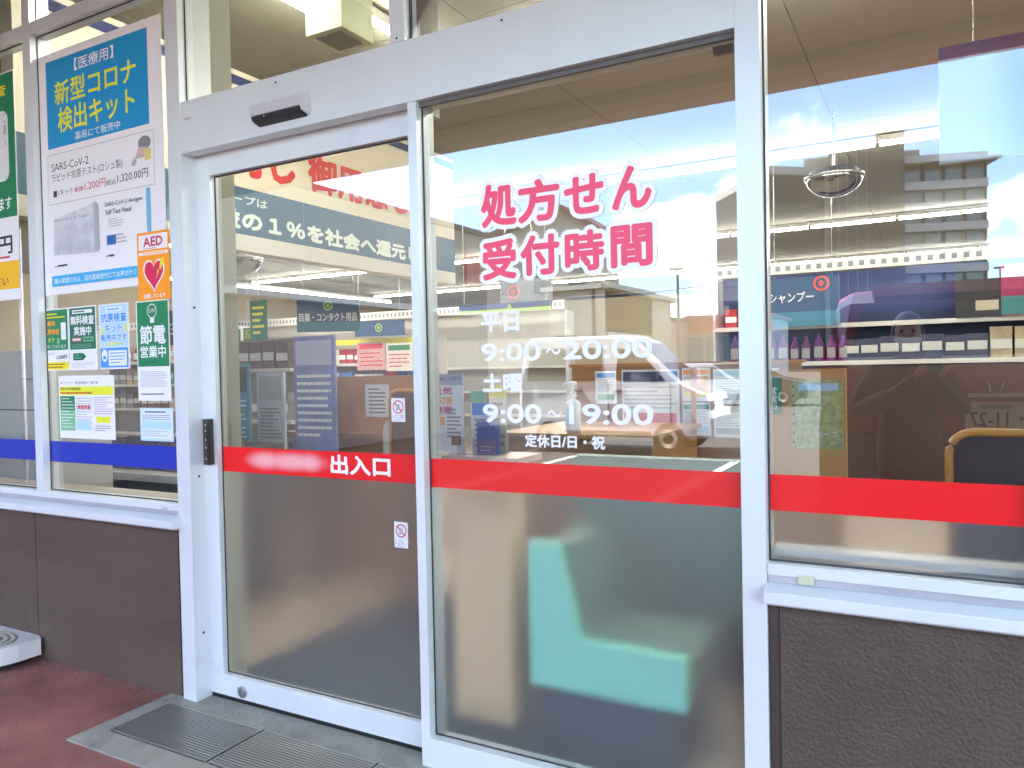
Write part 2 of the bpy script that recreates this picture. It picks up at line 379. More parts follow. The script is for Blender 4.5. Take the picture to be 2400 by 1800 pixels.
part('upper_wall', B(-9.95, 8, .0, .15, 3.6, 5.0), mat('ext_beige_wall', (.5, .45, .36), .8, noise=.06, nscale=2))
part('side_wall', B(-9.95, -8.0, .0, .15, 0, 3.6), MATS['ext_beige_wall'])
part('side_wall', B(3.0, 8, .0, .15, 0, 3.6), MATS['ext_beige_wall'])
# canopy
SOFF = mat('canopy_soffit', (.26, .265, .21), .75, noise=.04, nscale=2)
bm = bmesh.new()
for i in range(11):
    x = -9.95 + i * 1.8; box(bm, x, min(x + 1.794, 9), -3.0, .0, 3.47, 3.56)
cn = part('canopy', bm, SOFF)
prof = [(-3.36, 3.60), (-3.36, 3.37), (-3.345, 3.352), (-3.30, 3.345), (-3.16, 3.36), (-3.06, 3.40), (-3.01, 3.46), (-3.0, 3.6)]
obj('fascia_beam', prism(bmesh.new(), prof, -9.95, 9, 'x'), mat('fascia_paint', (.34, .34, .27), .6, noise=.05, nscale=2), cn)
obj('canopy_roof', B(-9.95, 9, -3.36, 0, 3.601, 3.66), ALU2, cn)
# tiny labels on rails
f = Flat(bld, y=-.0008); f.rect(-.34, .8262, -.298, .853, mat('yellowed_tape', (.55, .55, .36), .6), 'tape_label')
f.rect(-3.07, .848, -3.03, .857, MATS['faded_label'], 'tape_label')

# ------------------------------------------------------------------ shop interior shell
tag(obj('shop_floor', quad(bmesh.new(), [(-17, .14, -.002), (8, .14, -.002), (8, 20, -.002), (-17, 20, -.002)]), mat('vinyl_floor', (.52, .42, .3), .35, noise=.06, nscale=3)), kind='structure')
tag(obj('entrance_mat', B(-2.98, -.95, .2, 1.9, -.001, .012), mat('dark_blue_mat', (.045, .06, .085), .95, noise=.15, nscale=50)), 'dark blue entrance mat lying inside the sliding door', 'door mat')
bm = bmesh.new()
for i in range(14):
    for j in range(11): box(bm, -17 + i * 1.8, -17 + i * 1.8 + 1.794, .15 + j * 1.81, .15 + j * 1.81 + 1.804, 3.7, 3.75)
tag(obj('shop_ceiling', bm, mat('ceiling_board', (.23, .215, .16), .85, noise=.03, nscale=4)), kind='structure')
part('back_wall', B(-17, 8, 20, 20.1, 0, 3.75), BEIGEW); part('inner_wall', B(-17.1, -17, .15, 20, 0, 3.75), BEIGEW); part('inner_wall', B(8, 8.1, .15, 20, 0, 3.75), BEIGEW)
part('wall_trim', B(-17, 8, 19.97, 19.998, 3.58, 3.66), NAVY)
part('inner_column', B(-3.04, -2.885, .17, .30, 0, 3.7), mat('column_paint', (.42, .43, .33), .6), .004)
part('inner_column', B(-1.79, -1.715, .17, .30, 2.45, 3.7), MATS['column_paint'], .004)
# inner sills of the side windows
part('inner_sill', B(-.42, 3, .075, .16, .885, .905), mat('grey_sill', (.5, .52, .52), .4), .004); part('inner_sill', B(-8, -2.96, .075, .22, .85, .875), mat('beige_sill', (.5, .45, .36), .5), .004)
# lettered bulkhead running back into the shop
bk = part('sign_bulkhead', B(-4.62, -4.5, .2, 4.7, 2.37, 3.7), mat('bulkhead_cream', (.74, .68, .54), .7))
fb = link('bulkhead_face', None, bk, (-4.4995, 0, 0), R(90))
def bulk(name, m, x0, z0, x1, z1, y): return obj(name, quad(bmesh.new(), [(-4.5 + y, x0, z0), (-4.5 + y, x1, z0), (-4.5 + y, x1, z1), (-4.5 + y, x0, z1)]), m, bk)
bpy.data.objects.remove(fb)
BULKB = mat('slate_blue_board', (.025, .10, .17), .55)
bulk('blue_band', BULKB, .2, 2.49, 4.7, 2.84, .002); bulk('trim_band', NAVY, .2, 3.59, 4.7, 3.66, .002)
bulk('pale_band', mat('pale_strip', (.6, .58, .5), .5), .2, 2.372, 4.7, 2.485, .002)
def bulktext(t, x0, z0, x1, z1, m, bold, y=.004):
    me = text_mesh(t, x0, z0, x1, z1, 0, bold)
    for v in me.vertices: v.co = Vector((-4.5 + y - v.co.y, v.co.x, v.co.z))
    me.materials.append(m); return link('lettering', me, bk)
PALETX = mat('pale_lettering', (.7, .78, .68), .5)
bulktext('アグループは', 1.35, 2.715, 2.05, 2.785, PALETX, .02)
bulktext('益の１％を社会へ還元して', 1.56, 2.525, 4.25, 2.675, PALETX, .07)
REDL = mat('dark_red_lettering', (.62, .02, .02), .5)
bulktext('い何し', 1.35, 2.93, 2.36, 3.3, REDL, .05); bulktext('御用意し', 2.5, 2.95, 3.9, 3.27, REDL, .05); bulktext('に', .5, 2.95, .95, 3.3, REDL, .05)
# hanging box from the ceiling
b_ = thing('ceiling_box', 'square pale green duct box hanging from the ceiling above the door header', 'duct box')
bx = mat('pale_green_paint', (.60, .66, .42), .6)
obj('casing', B(-3.07, -2.81, 1.0, 1.27, 3.335, 3.70), bx, b_, bevel=.004)
obj('bottom_grille', B(-3.03, -2.85, 1.04, 1.23, 3.327, 3.3345), mat('grille_grey', (.22, .22, .16), .6), b_)

# ------------------------------------------------------------------ ceiling lights
TUBE = mat('lit_tube', (1, .97, .9), .5, emit=13)
HOUS = mat('lamp_housing', (.7, .69, .64), .5)
def light_proto():
    t = thing('ceiling_light', '', 'ceiling light')
    bm = bmesh.new(); tube(bm, [(-.6, 0, -.03), (.6, 0, -.03)], .020, 10); obj('lamp_tube', bm, TUBE, t)
    obj('lamp_base', B(-.612, .612, -.026, .026, -.009, .05), HOUS, t); return t
def copy_tree(o, parent=None):
    c = o.copy(); COL.objects.link(c)
    if parent: c.parent = parent
    for ch in o.children: copy_tree(ch, c)
    return c
l0 = light_proto(); used = False
TUBED = mat('lit_tube_dim', (1, .97, .9), .5, emit=8)
def dimtube(o):
    for c in o.children:
        if c.name.startswith('lamp_tube'):
            c.data = DT
DT = None
def light(x, y, z, rz, label, group, dim=False):
    global used
    o = copy_tree(l0) if used else l0; used = True
    o.location = (x, y, z); o.rotation_euler = (0, 0, rz); tag(o, label, 'ceiling light', group)
    global DT
    if DT is None:
        DT = [c for c in l0.children if c.name.startswith('lamp_tube')][0].data.copy(); DT.materials[0] = TUBED
    if dim: dimtube(o)
for y, lb in ((6.25, 'nearest'), (10.85, 'middle'), (15.4, 'farthest')):
    for i in range(17):
        x = -13.6 + i * 1.25
        if x < .3 or y > 7: light(x, y, 3.64, 0, f'lit white tube in the {lb} long ceiling row parallel to the shop front', f'tubes of the {lb} ceiling row', y > 7)
for i in range(5): light(-1.9 + i * 1.25, 2.35, 3.64, 0, 'added unseen tube lighting the window seats, hidden by the door header', 'added tubes over the window seats')  # extra unseen row, added to light the seats and pedestal
for i in range(1): light(-3.02, 1.6 + i * 1.25, 3.64, R(90), 'bright tube running away from the glass beside the hanging duct box', None)
light(-3.25, .75, 3.64, R(90), 'bright tube cut off by the top of the photo, left of the duct box', None)
for i in range(6): light(-12.9, 7.6 + i * 1.25, 3.35, R(90), 'lit tube in the row running back along the left wall shelves', 'tubes along the left shelves', True)
for i in range(4): light(-7.2 - (i % 2) * 2.6, 2.6 + (i // 2) * 1.8, 3.64, 0, 'lit tube over the left part of the shop behind the posters', 'tubes behind the posters', True)
for i in range(3): light(2.4 + i * 1.6, 2.6, 3.64, 0, 'lit tube over the right end of the shop, beyond the frame', 'tubes at the right end')

# ------------------------------------------------------------------ sliding door
YD = .075
dr = thing('sliding_door', 'white framed glass sliding door with red stripe and frosted lower half', 'door', (0, 0, 0))
bm = bmesh.new()
box(bm, -2.93, -2.786, YD, YD + .045, .024, 2.425); box(bm, -1.665, -1.625, YD, YD + .045, .024, 2.425)
box(bm, -2.7855, -1.6655, YD, YD + .045, 2.327, 2.425); box(bm, -2.7855, -1.6655, YD, YD + .045, .024, .118)
obj('door_frame', bm, ALU, dr, bevel=.003)
gy = YD + .03
g = obj('glass_pane', quad(bmesh.new(), [(-2.79, gy, 1.024), (-1.63, gy, 1.024), (-1.63, gy, 2.33), (-2.79, gy, 2.33)]), GLASS, dr)
obj('frosted_film', B(-2.786, -1.64, gy, gy + .004, .11, 1.024), FROST, g)
gasket(g, -2.786, -1.64, .118, 2.327, gy - .0015, .005)
# stripe with soft pale patches standing for unreadable white lettering
sm = bpy.data.materials.new('pale_patched_red_vinyl'); sm.use_nodes = True; t = sm.node_tree; pb = t.nodes['Principled BSDF']; pb.inputs['Roughness'].default_value = .4
gc = t.nodes.new('ShaderNodeTexCoord'); prev = None
for cx, wx in ((-2.52, .13), (-2.27, .09), (-2.37, .22)):
    q = t.nodes.new('ShaderNodeMapping'); q.inputs['Location'].default_value = (-cx / wx, 0, -1.078 / .045); q.inputs['Scale'].default_value = (1 / wx, 0, 1 / .045)
    t.links.new(gc.outputs['Object'], q.inputs[0]); ln = t.nodes.new('ShaderNodeVectorMath'); ln.operation = 'LENGTH'; t.links.new(q.outputs[0], ln.inputs[0])
    r = t.nodes.new('ShaderNodeMapRange'); r.interpolation_type = 'SMOOTHSTEP'; r.inputs[1].default_value = 1.15; r.inputs[2].default_value = .2; r.inputs[4].default_value = .62; t.links.new(ln.outputs['Value'], r.inputs[0])
    if prev:
        a = t.nodes.new('ShaderNodeMath'); a.operation = 'MAXIMUM'; t.links.new(prev, a.inputs[0]); t.links.new(r.outputs[0], a.inputs[1]); prev = a.outputs[0]
    else: prev = r.outputs[0]
mm = t.nodes.new('ShaderNodeMix'); mm.data_type = 'RGBA'; t.links.new(prev, mm.inputs[0]); mm.inputs[6].default_value = (.80, .004, .006, 1); mm.inputs[7].default_value = (.95, .62, .62, 1); t.links.new(mm.outputs[2], pb.inputs['Base Color'])
ys = gy - .0012; z0 = mz(0, 1.0335, 0)[1]
st = obj('stripe', quad(bmesh.new(), [(-2.786, ys, 1.02), (-1.64, ys, 1.02), (-1.64, ys, 1.13), (-2.786, ys, 1.13)]), sm, g)
f = Flat(dr, y=ys); f.text('出入口', -2.155, 1.038, -1.85, 1.118, WHITE, .05, res=3)
# handle, lock
hb = obj('door_handle', B(-2.842, -2.806, YD - .028, YD - .0005, 1.052, 1.255), mat('dark_grey_handle', (.05, .05, .045), .35, .3), dr, bevel=.006)
obj('handle_lip', B(-2.811, -2.797, YD - .036, YD - .0285, 1.06, 1.23), BLACK, hb, bevel=.002)
f = Flat(hb, y=YD - .0285)
for z in (1.075, 1.125, 1.16, 1.2, 1.225): f.rect(-2.828, z, -2.82, z + .008, GREYP, 'handle_mark')
lk = obj('door_lock', lathe(bmesh.new(), [(.026, .0), (.026, -.006), (.021, -.008), (.012, -.0082), (.011, -.011)], 20, (-2.668, YD, .058), 'y'), STEEL, dr, smooth=False)
# rubber seal and bottom gap
part('door_guide_rail', B(-2.87, -.6, .08, .128, .0041, .022), BLACK)
# ------------------------------------------------------------------ door sensor
sn = thing('door_sensor', 'silver motion sensor with black underside fixed to the door header', 'sensor')
SENS = mat('sensor_silver', (.66, .67, .69), .3, .3)
dx, dz = -.068, .022
pr = [(-.006, 2.442), (-.006, 2.503), (-.045, 2.503), (-.05, 2.498), (-.05, 2.462), (-.047, 2.459)]
obj('housing', prism(bmesh.new(), pr, -2.325, -2.055, 'x'), SENS, sn, bevel=.003)
obj('lens', prism(bmesh.new(), [(-.0062, 2.4415), (-.0475, 2.4585), (-.05, 2.455), (-.046, 2.441), (-.0062, 2.427)], -2.319, -2.062, 'x'), BLACK, sn, bevel=.002)
obj('end_cap', prism(bmesh.new(), [(-.006, 2.43), (-.006, 2.505), (-.047, 2.505), (-.053, 2.499), (-.053, 2.455), (-.047, 2.44)], -2.0545, -2.046, 'x'), SENS, sn)
obj('indicator', lathe(bmesh.new(), [(.003, 0), (.002, -.002)], 8, (-2.25, -.0475, 2.45), 'y'), WHITE, sn)

for c in sn.children: c.location = (dx, 0, dz)

# ------------------------------------------------------------------ lettering on the fixed window
YO = YG - .003
def decal(name, label): return Flat(thing(name, label, 'window lettering', (*[mz(-1.36, 1.2, YO)[0]], YO, mz(-1.36, 1.2, YO)[1])), -1.36, 1.2, (2.27 + YO) / 2.27)
d = decal('heading_sticker', 'big pink red heading with white outline stuck on the tall window')
for chs, rows in (('処方せん', [(-1.356, 1.931, -1.216, 2.078), (-1.213, 1.931, -1.058, 2.072), (-1.042, 1.938, -.905, 2.064), (-.878, 1.936, -.748, 2.07)]),
                  ('受付時間', [(-1.354, 1.752, -1.22, 1.89), (-1.206, 1.756, -1.062, 1.89), (-1.043, 1.757, -.906, 1.888), (-.885, 1.757, -.748, 1.889)])):
    for c_, (a, b, c, e) in zip(chs, rows): d.n = 0; d.text(c_, a, b, c, e, PINK, .05, res=5, outline=.015, om=WHITE)
d = decal('weekday_hours_sticker', 'white opening hours lettering for weekdays, upper block on the tall window')
d.text('平日', -1.366, 1.575, -1.215, 1.646, WHITE, .055, res=4)
d.text('9:00', -1.366, 1.475, -1.137, 1.539, WHITE, .05, res=5); d.text('〜', -1.118, 1.493, -1.066, 1.517, WHITE, .035, res=4); d.text('20:00', -1.056, 1.475, -.755, 1.539, WHITE, .05, res=5)
d = decal('saturday_hours_sticker', 'white opening hours lettering for saturdays, lower block on the tall window')
d.text('土曜', -1.364, 1.37, -1.206, 1.436, WHITE, .055, res=4)
d.text('9:00', -1.365, 1.266, -1.138, 1.331, WHITE, .05, res=5); d.text('〜', -1.118, 1.288, -1.066, 1.312, WHITE, .035, res=4); d.text('19:00', -1.04, 1.266, -.755, 1.333, WHITE, .05, res=5)
d = decal('closed_days_sticker', 'small white line naming the closed days, just above the red stripe')
d.text('定休日/日・祝', -1.203, 1.187, -.916, 1.231, WHITE, .04, res=3)

# ------------------------------------------------------------------ posters on the left windows
YI = YG + .010
f = sheet('poster', 'large white poster with blue heading block and yellow test kit lettering, left of the door', 'poster', -3.918, 1.865, -2.985, 3.053, PAPER, YG - .0032, tilt=0)
f.rect(-3.854, 2.585, -3.078, 3.014, CYAN, 'heading_block')
f.text('【医療用】', -3.62, 2.93, -3.32, 2.99, WHITE, .01)
f.text('新型コロナ', -3.785, 2.79, -3.16, 2.905, YELG, .022, res=3)
f.text('検出キット', -3.765, 2.652, -3.175, 2.775, YELG, .022, res=3)
f.text('薬局にて販売中', -3.63, 2.598, -3.285, 2.637, WHITE, .0)
f.rect(-3.862, 2.31, -3.05, 2.556, GREYP, 'box_line'); f.rect(-3.859, 2.313, -3.053, 2.553, PAPER, 'text_box')
f.text('SARS-CoV-2', -3.83, 2.472, -3.53, 2.51, INK, .0)
f.text('ラピッド抗原テスト(ロシュ製)', -3.83, 2.412, -3.275, 2.46, INK, .0)
f.rect(-3.82, 2.345, -3.79, 2.376, INK, 'bullet'); f.text('1キット', -3.78, 2.347, -3.66, 2.378, INK, .0)
f.text('本体', -3.65, 2.348, -3.575, 2.374, REDINK, .02); f.text('1,200円', -3.565, 2.345, -3.405, 2.388, REDINK, .0)
f.text('税込', -3.4, 2.347, -3.325, 2.374, INK, .0); f.text('1,320.00円', -3.315, 2.347, -3.095, 2.39, INK, .0)
f.poly([(-3.115 + .045 * math.cos(q), 2.505 + .032 * math.sin(q)) for q in (i * .5236 for i in range(12))], GREYINK, 'picture')
f.poly([(-3.185, 2.44), (-3.12, 2.44), (-3.095, 2.485), (-3.155, 2.49)], mat('skin_print', (.62, .45, .38), .6), 'picture')
f.poly([(-3.215, 2.415), (-3.19, 2.45), (-3.17, 2.43), (-3.185, 2.41)], GREYP, 'picture'); f.rect(-3.115, 2.425, -3.07, 2.475, mat('pale_yellow_print', (.75, .62, .2), .5), 'picture')
f.poly([(-3.83, 2.06), (-3.47, 2.045), (-3.475, 2.285), (-3.82, 2.235)], mat('photo_grey', (.55, .58, .6), .5, noise=.25, nscale=7), 'picture')
f.poly([(-3.5, 2.045), (-3.46, 2.06), (-3.465, 2.27), (-3.5, 2.29)], mat('photo_grey_dark', (.4, .44, .45), .5), 'picture')
f.text('Instructions for Rapid', -3.815, 2.218, -3.55, 2.238, GREYINK, .0)
f.text('SARS-CoV-2 Antigen', -3.415, 2.245, -3.14, 2.27, NAVY, .0); f.text('Self Test Nasal', -3.41, 2.212, -3.22, 2.235, NAVY, .0)
f.lines(-3.39, 2.15, -3.28, 2.195, 4, GREYP, .3); f.rect(-3.112, 2.09, -3.085, 2.30, mat('teal_bar', (.15, .5, .62), .5), 'panel'); f.rect(-3.405, 2.07, -3.34, 2.115, mat('blue_print', (.03, .15, .4), .5), 'panel')
f.lines(-3.33, 2.07, -3.25, 2.12, 3, GREYP, .4); f.text('▲', -3.82, 2.0, -3.81, 2.01, INK, 0); f.lines(-3.8, 1.998, -3.72, 2.012, 1, INK, .6); f.text('▲', -3.415, 2.015, -3.405, 2.026, INK, 0); f.lines(-3.395, 2.013, -3.33, 2.027, 1, INK, .6)
f.rect(-3.85, 1.905, -3.03, 1.957, mat('azure_print', (.05, .42, .72), .5), 'panel'); f.text('購入希望の方は、店内薬局受付にてお声がけください', -3.83, 1.916, -3.1, 1.944, WHITE, .0)
f = sheet('poster', 'tall green and white price poster cut off at the left edge of the photo', 'poster', -4.98, 1.865, -4.137, 3.045, PAPER, YG - .0032)
f.rect(-4.965, 2.295, -4.142, 3.038, GREEN, 'heading_block'); f.text('検査', -4.42, 2.925, -4.21, 2.985, YEL, .03)
yb = f.ly(); obj('text_box', prism(bmesh.new(), rrect(.5, .37, .05, x=.29, z=.63), yb, yb + .0003), mat('pale_panel', (.72, .76, .76), .5), f.root)
for x in (-4.245, -4.31, -4.37): f.text('ご\n購\n入', x, 2.66, x + .028, 2.84, GREYINK, .0)
f.text('ります', -4.37, 2.335, -4.19, 2.40, WHITE, .02); f.text('00円', -4.5, 2.105, -4.195, 2.2, INK, .03); f.lines(-4.4, 2.08, -4.2, 2.098, 1, REDINK, .6)
f.rect(-4.98, 1.922, -4.139, 2.067, mat('amber_print', (.9, .5, .02), .5), 'panel'); f.text('ください', -4.5, 1.94, -4.24, 1.99, INK, .01)
YS = YG - .0028
f = sheet('safety_sticker', 'orange AED sticker with red heart and yellow lightning on white', 'sticker', -3.19, 1.795, -2.968, 2.102, ORANGE, YS - .006)
f.rect(-3.178, 2.022, -2.98, 2.09, PAPER, 'panel'); f.text('AED', -3.146, 2.036, -3.012, 2.08, mat('crimson_print', (.55, .01, .07), .5), .05); f.lines(-3.146, 2.025, -3.01, 2.03, 1, MATS['crimson_print'], .5)
f.rect(-3.178, 1.998, -2.98, 2.012, PAPER, 'panel'); f.lines(-3.15, 2.0, -3.0, 2.01, 1, ORANGE, .5)
def heart(cx, cz, s): return [(cx + s * 16 * math.sin(t) ** 3 / 17, cz + s * (13 * math.cos(t) - 5 * math.cos(2 * t) - 2 * math.cos(3 * t) - math.cos(4 * t)) / 15) for t in (i * 2 * math.pi / 36 for i in range(36))]
f.poly(heart(-3.077, 1.913, .079), PAPER, 'heart_outline'); f.poly(heart(-3.077, 1.913, .069), mat('heart_red', (.66, .02, .09), .5), 'heart')
f.poly([(-3.03, 1.972), (-3.005, 1.985), (-3.008, 1.945), (-3.016, 1.955), (-3.03, 1.925), (-3.038, 1.935), (-3.062, 1.885), (-3.05, 1.93), (-3.042, 1.925)], YEL, 'lightning')
f.text('設置しています', -3.15, 1.802, -3.0, 1.823, PAPER, .03)
f = sheet('notice', 'green and white energy saving notice with light bulb, below the AED sticker', 'notice', -3.212, 1.338, -2.984, 1.793, PAPER, YS)
f.rect(-3.206, 1.494, -2.99, 1.788, GREEN, 'heading_block')
def ring(fl, cx, cz, r0, r1, m, name='bulb_outline', n=28):
    bm = bmesh.new(); y = fl.ly(); A = [bm.verts.new((*[fl.c(cx + r0 * math.cos(a), 0)[0]], y, fl.c(0, cz + r0 * math.sin(a))[1])) for a in (i * 2 * math.pi / n for i in range(n))]
    Bv = [bm.verts.new((*[fl.c(cx + r1 * math.cos(a), 0)[0]], y, fl.c(0, cz + r1 * math.sin(a))[1])) for a in (i * 2 * math.pi / n for i in range(n))]
    for i in range(n): bm.faces.new((A[i], A[(i + 1) % n], Bv[(i + 1) % n], Bv[i]))
    return obj(name, bm, m, fl.root)
ring(f, -3.1, 1.745, .033, .029, PAPER); f.rect(-3.114, 1.692, -3.086, 1.716, PAPER, 'bulb_base'); f.text('OFF', -3.122, 1.737, -3.078, 1.755, PAPER, .0)
f.text('節電', -3.188, 1.595, -3.01, 1.682, PAPER, .03, res=3); f.text('営業中', -3.188, 1.533, -3.01, 1.588, PAPER, .03, res=3); f.lines(-3.18, 1.508, -3.02, 1.52, 1, DKGREEN, .6)
f.lines(-3.19, 1.40, -3.01, 1.475, 8, GREYP, .35); f.lines(-3.19, 1.362, -3.03, 1.375, 1, GREYINK, .5)
f = sheet('notice', 'green notice with orange lettering, white tube picture and yellow foot, leftmost of the row', 'notice', -3.955, 1.487, -3.735, 1.796, PAPER, YS)
f.rect(-3.95, 1.59, -3.74, 1.79, GREEN, 'heading_block'); f.lines(-3.94, 1.745, -3.76, 1.778, 2, YEL, .4)
f.text('医療用', -3.942, 1.71, -3.845, 1.737, ORANGE, .03); f.text('抗原検査', -3.942, 1.668, -3.81, 1.697, ORANGE, .03); f.text('キット', -3.942, 1.63, -3.85, 1.657, YEL, .03)
f.rect(-3.795, 1.64, -3.755, 1.725, PAPER, 'picture'); f.rect(-3.83, 1.62, -3.81, 1.65, LTGREEN, 'picture'); f.text('販売しております', -3.942, 1.598, -3.755, 1.617, PAPER, .0)
f.lines(-3.94, 1.565, -3.85, 1.58, 2, GREYP, .4); f.text('2,000円', -3.84, 1.543, -3.75, 1.565, INK, .01); f.rect(-3.95, 1.493, -3.74, 1.53, YEL, 'panel'); f.lines(-3.94, 1.497, -3.77, 1.526, 2, mat('brown_ink', (.3, .16, .01), .6), .45)
f = sheet('notice', 'dark green notice announcing free testing in white lettering, second of the row', 'notice', -3.73, 1.487, -3.512, 1.796, PAPER, YS)
f.rect(-3.724, 1.588, -3.518, 1.79, DKGREEN, 'heading_block'); f.rect(-3.70, 1.762, -3.54, 1.78, PAPER, 'panel'); f.lines(-3.69, 1.765, -3.55, 1.777, 1, DKGREEN, .6)
f.text('無料検査', -3.715, 1.707, -3.527, 1.753, PAPER, .035, res=3); f.text('実施中', -3.69, 1.655, -3.55, 1.7, PAPER, .035, res=3)
f.rect(-3.705, 1.625, -3.63, 1.647, mat('brick_print', (.45, .1, .06), .5), 'panel'); f.rect(-3.615, 1.625, -3.535, 1.647, LTGREEN, 'panel'); f.lines(-3.7, 1.629, -3.635, 1.643, 1, PAPER, .7); f.lines(-3.61, 1.629, -3.54, 1.643, 1, DKGREEN, .7)
f.lines(-3.71, 1.593, -3.55, 1.615, 3, LTGREEN, .3); f.poly([(-3.70, 1.535), (-3.62, 1.535), (-3.595, 1.553), (-3.62, 1.57), (-3.70, 1.57)], DKGREEN, 'picture'); f.lines(-3.69, 1.54, -3.63, 1.566, 2, LTGREEN, .3)
f.lines(-3.715, 1.497, -3.53, 1.525, 4, GREYP, .3)
f = sheet('notice', 'light blue and white test kit notice, third of the row', 'notice', -3.489, 1.487, -3.268, 1.795, PAPER, YS)
f.rect(-3.482, 1.592, -3.275, 1.79, LTCYAN, 'heading_block'); f.rect(-3.435, 1.76, -3.315, 1.778, PAPER, 'panel'); f.lines(-3.425, 1.763, -3.325, 1.775, 1, SKYB, .6)
f.rect(-3.47, 1.655, -3.455, 1.69, YELG, 'picture'); f.rect(-3.30, 1.66, -3.285, 1.70, YELG, 'picture')
f.text('抗原検査', -3.475, 1.708, -3.28, 1.753, SKYB, .045, res=3, outline=.003, om=PAPER); f.text('キット', -3.445, 1.66, -3.315, 1.7, SKYB, .045, outline=.003, om=PAPER); f.text('販売中です', -3.475, 1.618, -3.28, 1.653, SKYB, .045, outline=.003, om=PAPER)
f.lines(-3.44, 1.6, -3.32, 1.612, 1, YELG, .6); f.rect(-3.482, 1.495, -3.275, 1.588, SKYB, 'panel'); f.rect(-3.42, 1.503, -3.285, 1.575, PAPER, 'panel'); f.lines(-3.41, 1.51, -3.295, 1.57, 4, SKYB, .35)
f.poly([(-3.45 + .022 * math.cos(a), 1.552 + .03 * math.sin(a)) for a in (i * .4488 for i in range(14))], PAPER, 'picture'); f.rect(-3.46, 1.535, -3.44, 1.55, CYAN, 'picture')
f = sheet('notice', 'square white notice with yellow band and green column, below the row of three', 'notice', -3.83, 1.152, -3.39, 1.46, PAPER, YS)
f.text('★ワクチン・検査情報のご案内★', -3.815, 1.417, -3.51, 1.433, INK, .0); f.rect(-3.822, 1.365, -3.398, 1.407, YELG, 'panel'); f.text('無料の抗原検査実施', -3.815, 1.388, -3.65, 1.403, INK, .02); f.lines(-3.815, 1.368, -3.53, 1.383, 1, mat('rust_ink', (.55, .2, .02), .6), .7)
f.rect(-3.82, 1.19, -3.70, 1.36, LTGREEN, 'panel'); f.rect(-3.82, 1.29, -3.70, 1.36, GREEN, 'panel'); f.lines(-3.81, 1.2, -3.71, 1.355, 10, PAPER, .25)
f.lines(-3.69, 1.2, -3.56, 1.355, 12, GREYP, .3); f.text('検査実施', -3.68, 1.295, -3.575, 1.318, REDINK, .03); f.rect(-3.685, 1.195, -3.575, 1.24, LTCYAN, 'panel')
f.lines(-3.545, 1.27, -3.40, 1.358, 8, mat('lilac_ink', (.45, .3, .5), .6), .3); f.rect(-3.53, 1.232, -3.425, 1.262, YELG, 'panel'); f.lines(-3.54, 1.19, -3.42, 1.222, 3, GREYINK, .35)
f = sheet('notice', 'small pale blue notice with rows of fine print, lowest one beside the door', 'notice', -3.205, 1.155, -2.976, 1.306, LTCYAN, YS)
f.rect(-3.198, 1.165, -2.982, 1.3, mat('pale_blue_paper', (.68, .78, .84), .5), 'panel'); f.lines(-3.17, 1.282, -3.01, 1.293, 1, NAVY, .6); f.lines(-3.19, 1.25, -2.995, 1.277, 3, GREYINK, .35); f.rect(-3.193, 1.21, -2.99, 1.245, LTCYAN, 'panel'); f.lines(-3.19, 1.175, -2.995, 1.205, 3, GREYP, .35)
# door stickers
for zt, zb, lab, words in ((1.346, 1.255, 'upper white warning sticker with red no entry ring on the sliding door', 'ドアに注意'), (.868, .768, 'lower white warning sticker with red no entry ring on the frosted door glass', 'ドアに\nちゅうい')):
    f = sheet('warning_sticker', lab, 'sticker', -1.838, zb, -1.773, zt, PAPER, gy - .003, meas=False)
    # measured on the door glass plane
    ring(f, -1.8055, zt - .034, .026, .0215, mat('warning_red', (.6, .05, .06), .5), 'warning_ring'); f.poly([(-1.826, zt - .018), (-1.822, zt - .014), (-1.785, zt - .05), (-1.789, zt - .054)], MATS['warning_red'], 'slash'); f.poly([(-1.818, zt - .045), (-1.802, zt - .02), (-1.795, zt - .03), (-1.806, zt - .05)], GREYP, 'picture')
    f.text(words, -1.832, zb + .012, -1.78, zb + .028, GREYINK, .0); f.lines(-1.825, zb + .004, -1.79, zb + .009, 1, GREYP, .5)

# ------------------------------------------------------------------ white sign base outside, at the left
fb = thing('sign_base', 'dirty white plastic sign base on the red paving, at the left edge', 'sign base', (-4.42, -.27, 0))
WPL = mat('weathered_white_plastic', (.62, .64, .62), .45, noise=.12, nscale=5)
obj('base_block', prism(bmesh.new(), [(.02, 0), (.33, 0), (.35, .02), (.38, .15), (.38, .26), (.33, .28), (-.28, .28), (-.3, .2), (-.3, .02)], .03, .115, 'z'), WPL, fb, bevel=.018, seg=3)
obj('base_foot', prism(bmesh.new(), [(.02, .02), (.31, .02), (.34, .15), (.34, .23), (.3, .25), (-.25, .25), (-.27, .05)], 0, .0295, 'z'), BLACK, fb)
bm = bmesh.new()
for r in (.10, .15, .2): tube(bm, [(.14 + r * math.cos(a) * .9, .12 + r * math.sin(a) * .55, .116) for a in (i * 2 * math.pi / 28 for i in range(28))], .006, 6, True)
obj('raised_ring', bm, mat('grimy_plastic', (.3, .26, .2), .6), fb)
bm = bmesh.new(); tube(bm, [(-.12, .13, .11), (-.12, .13, 2.3)], .014, 12); obj('pole', bm, SILVER, fb)

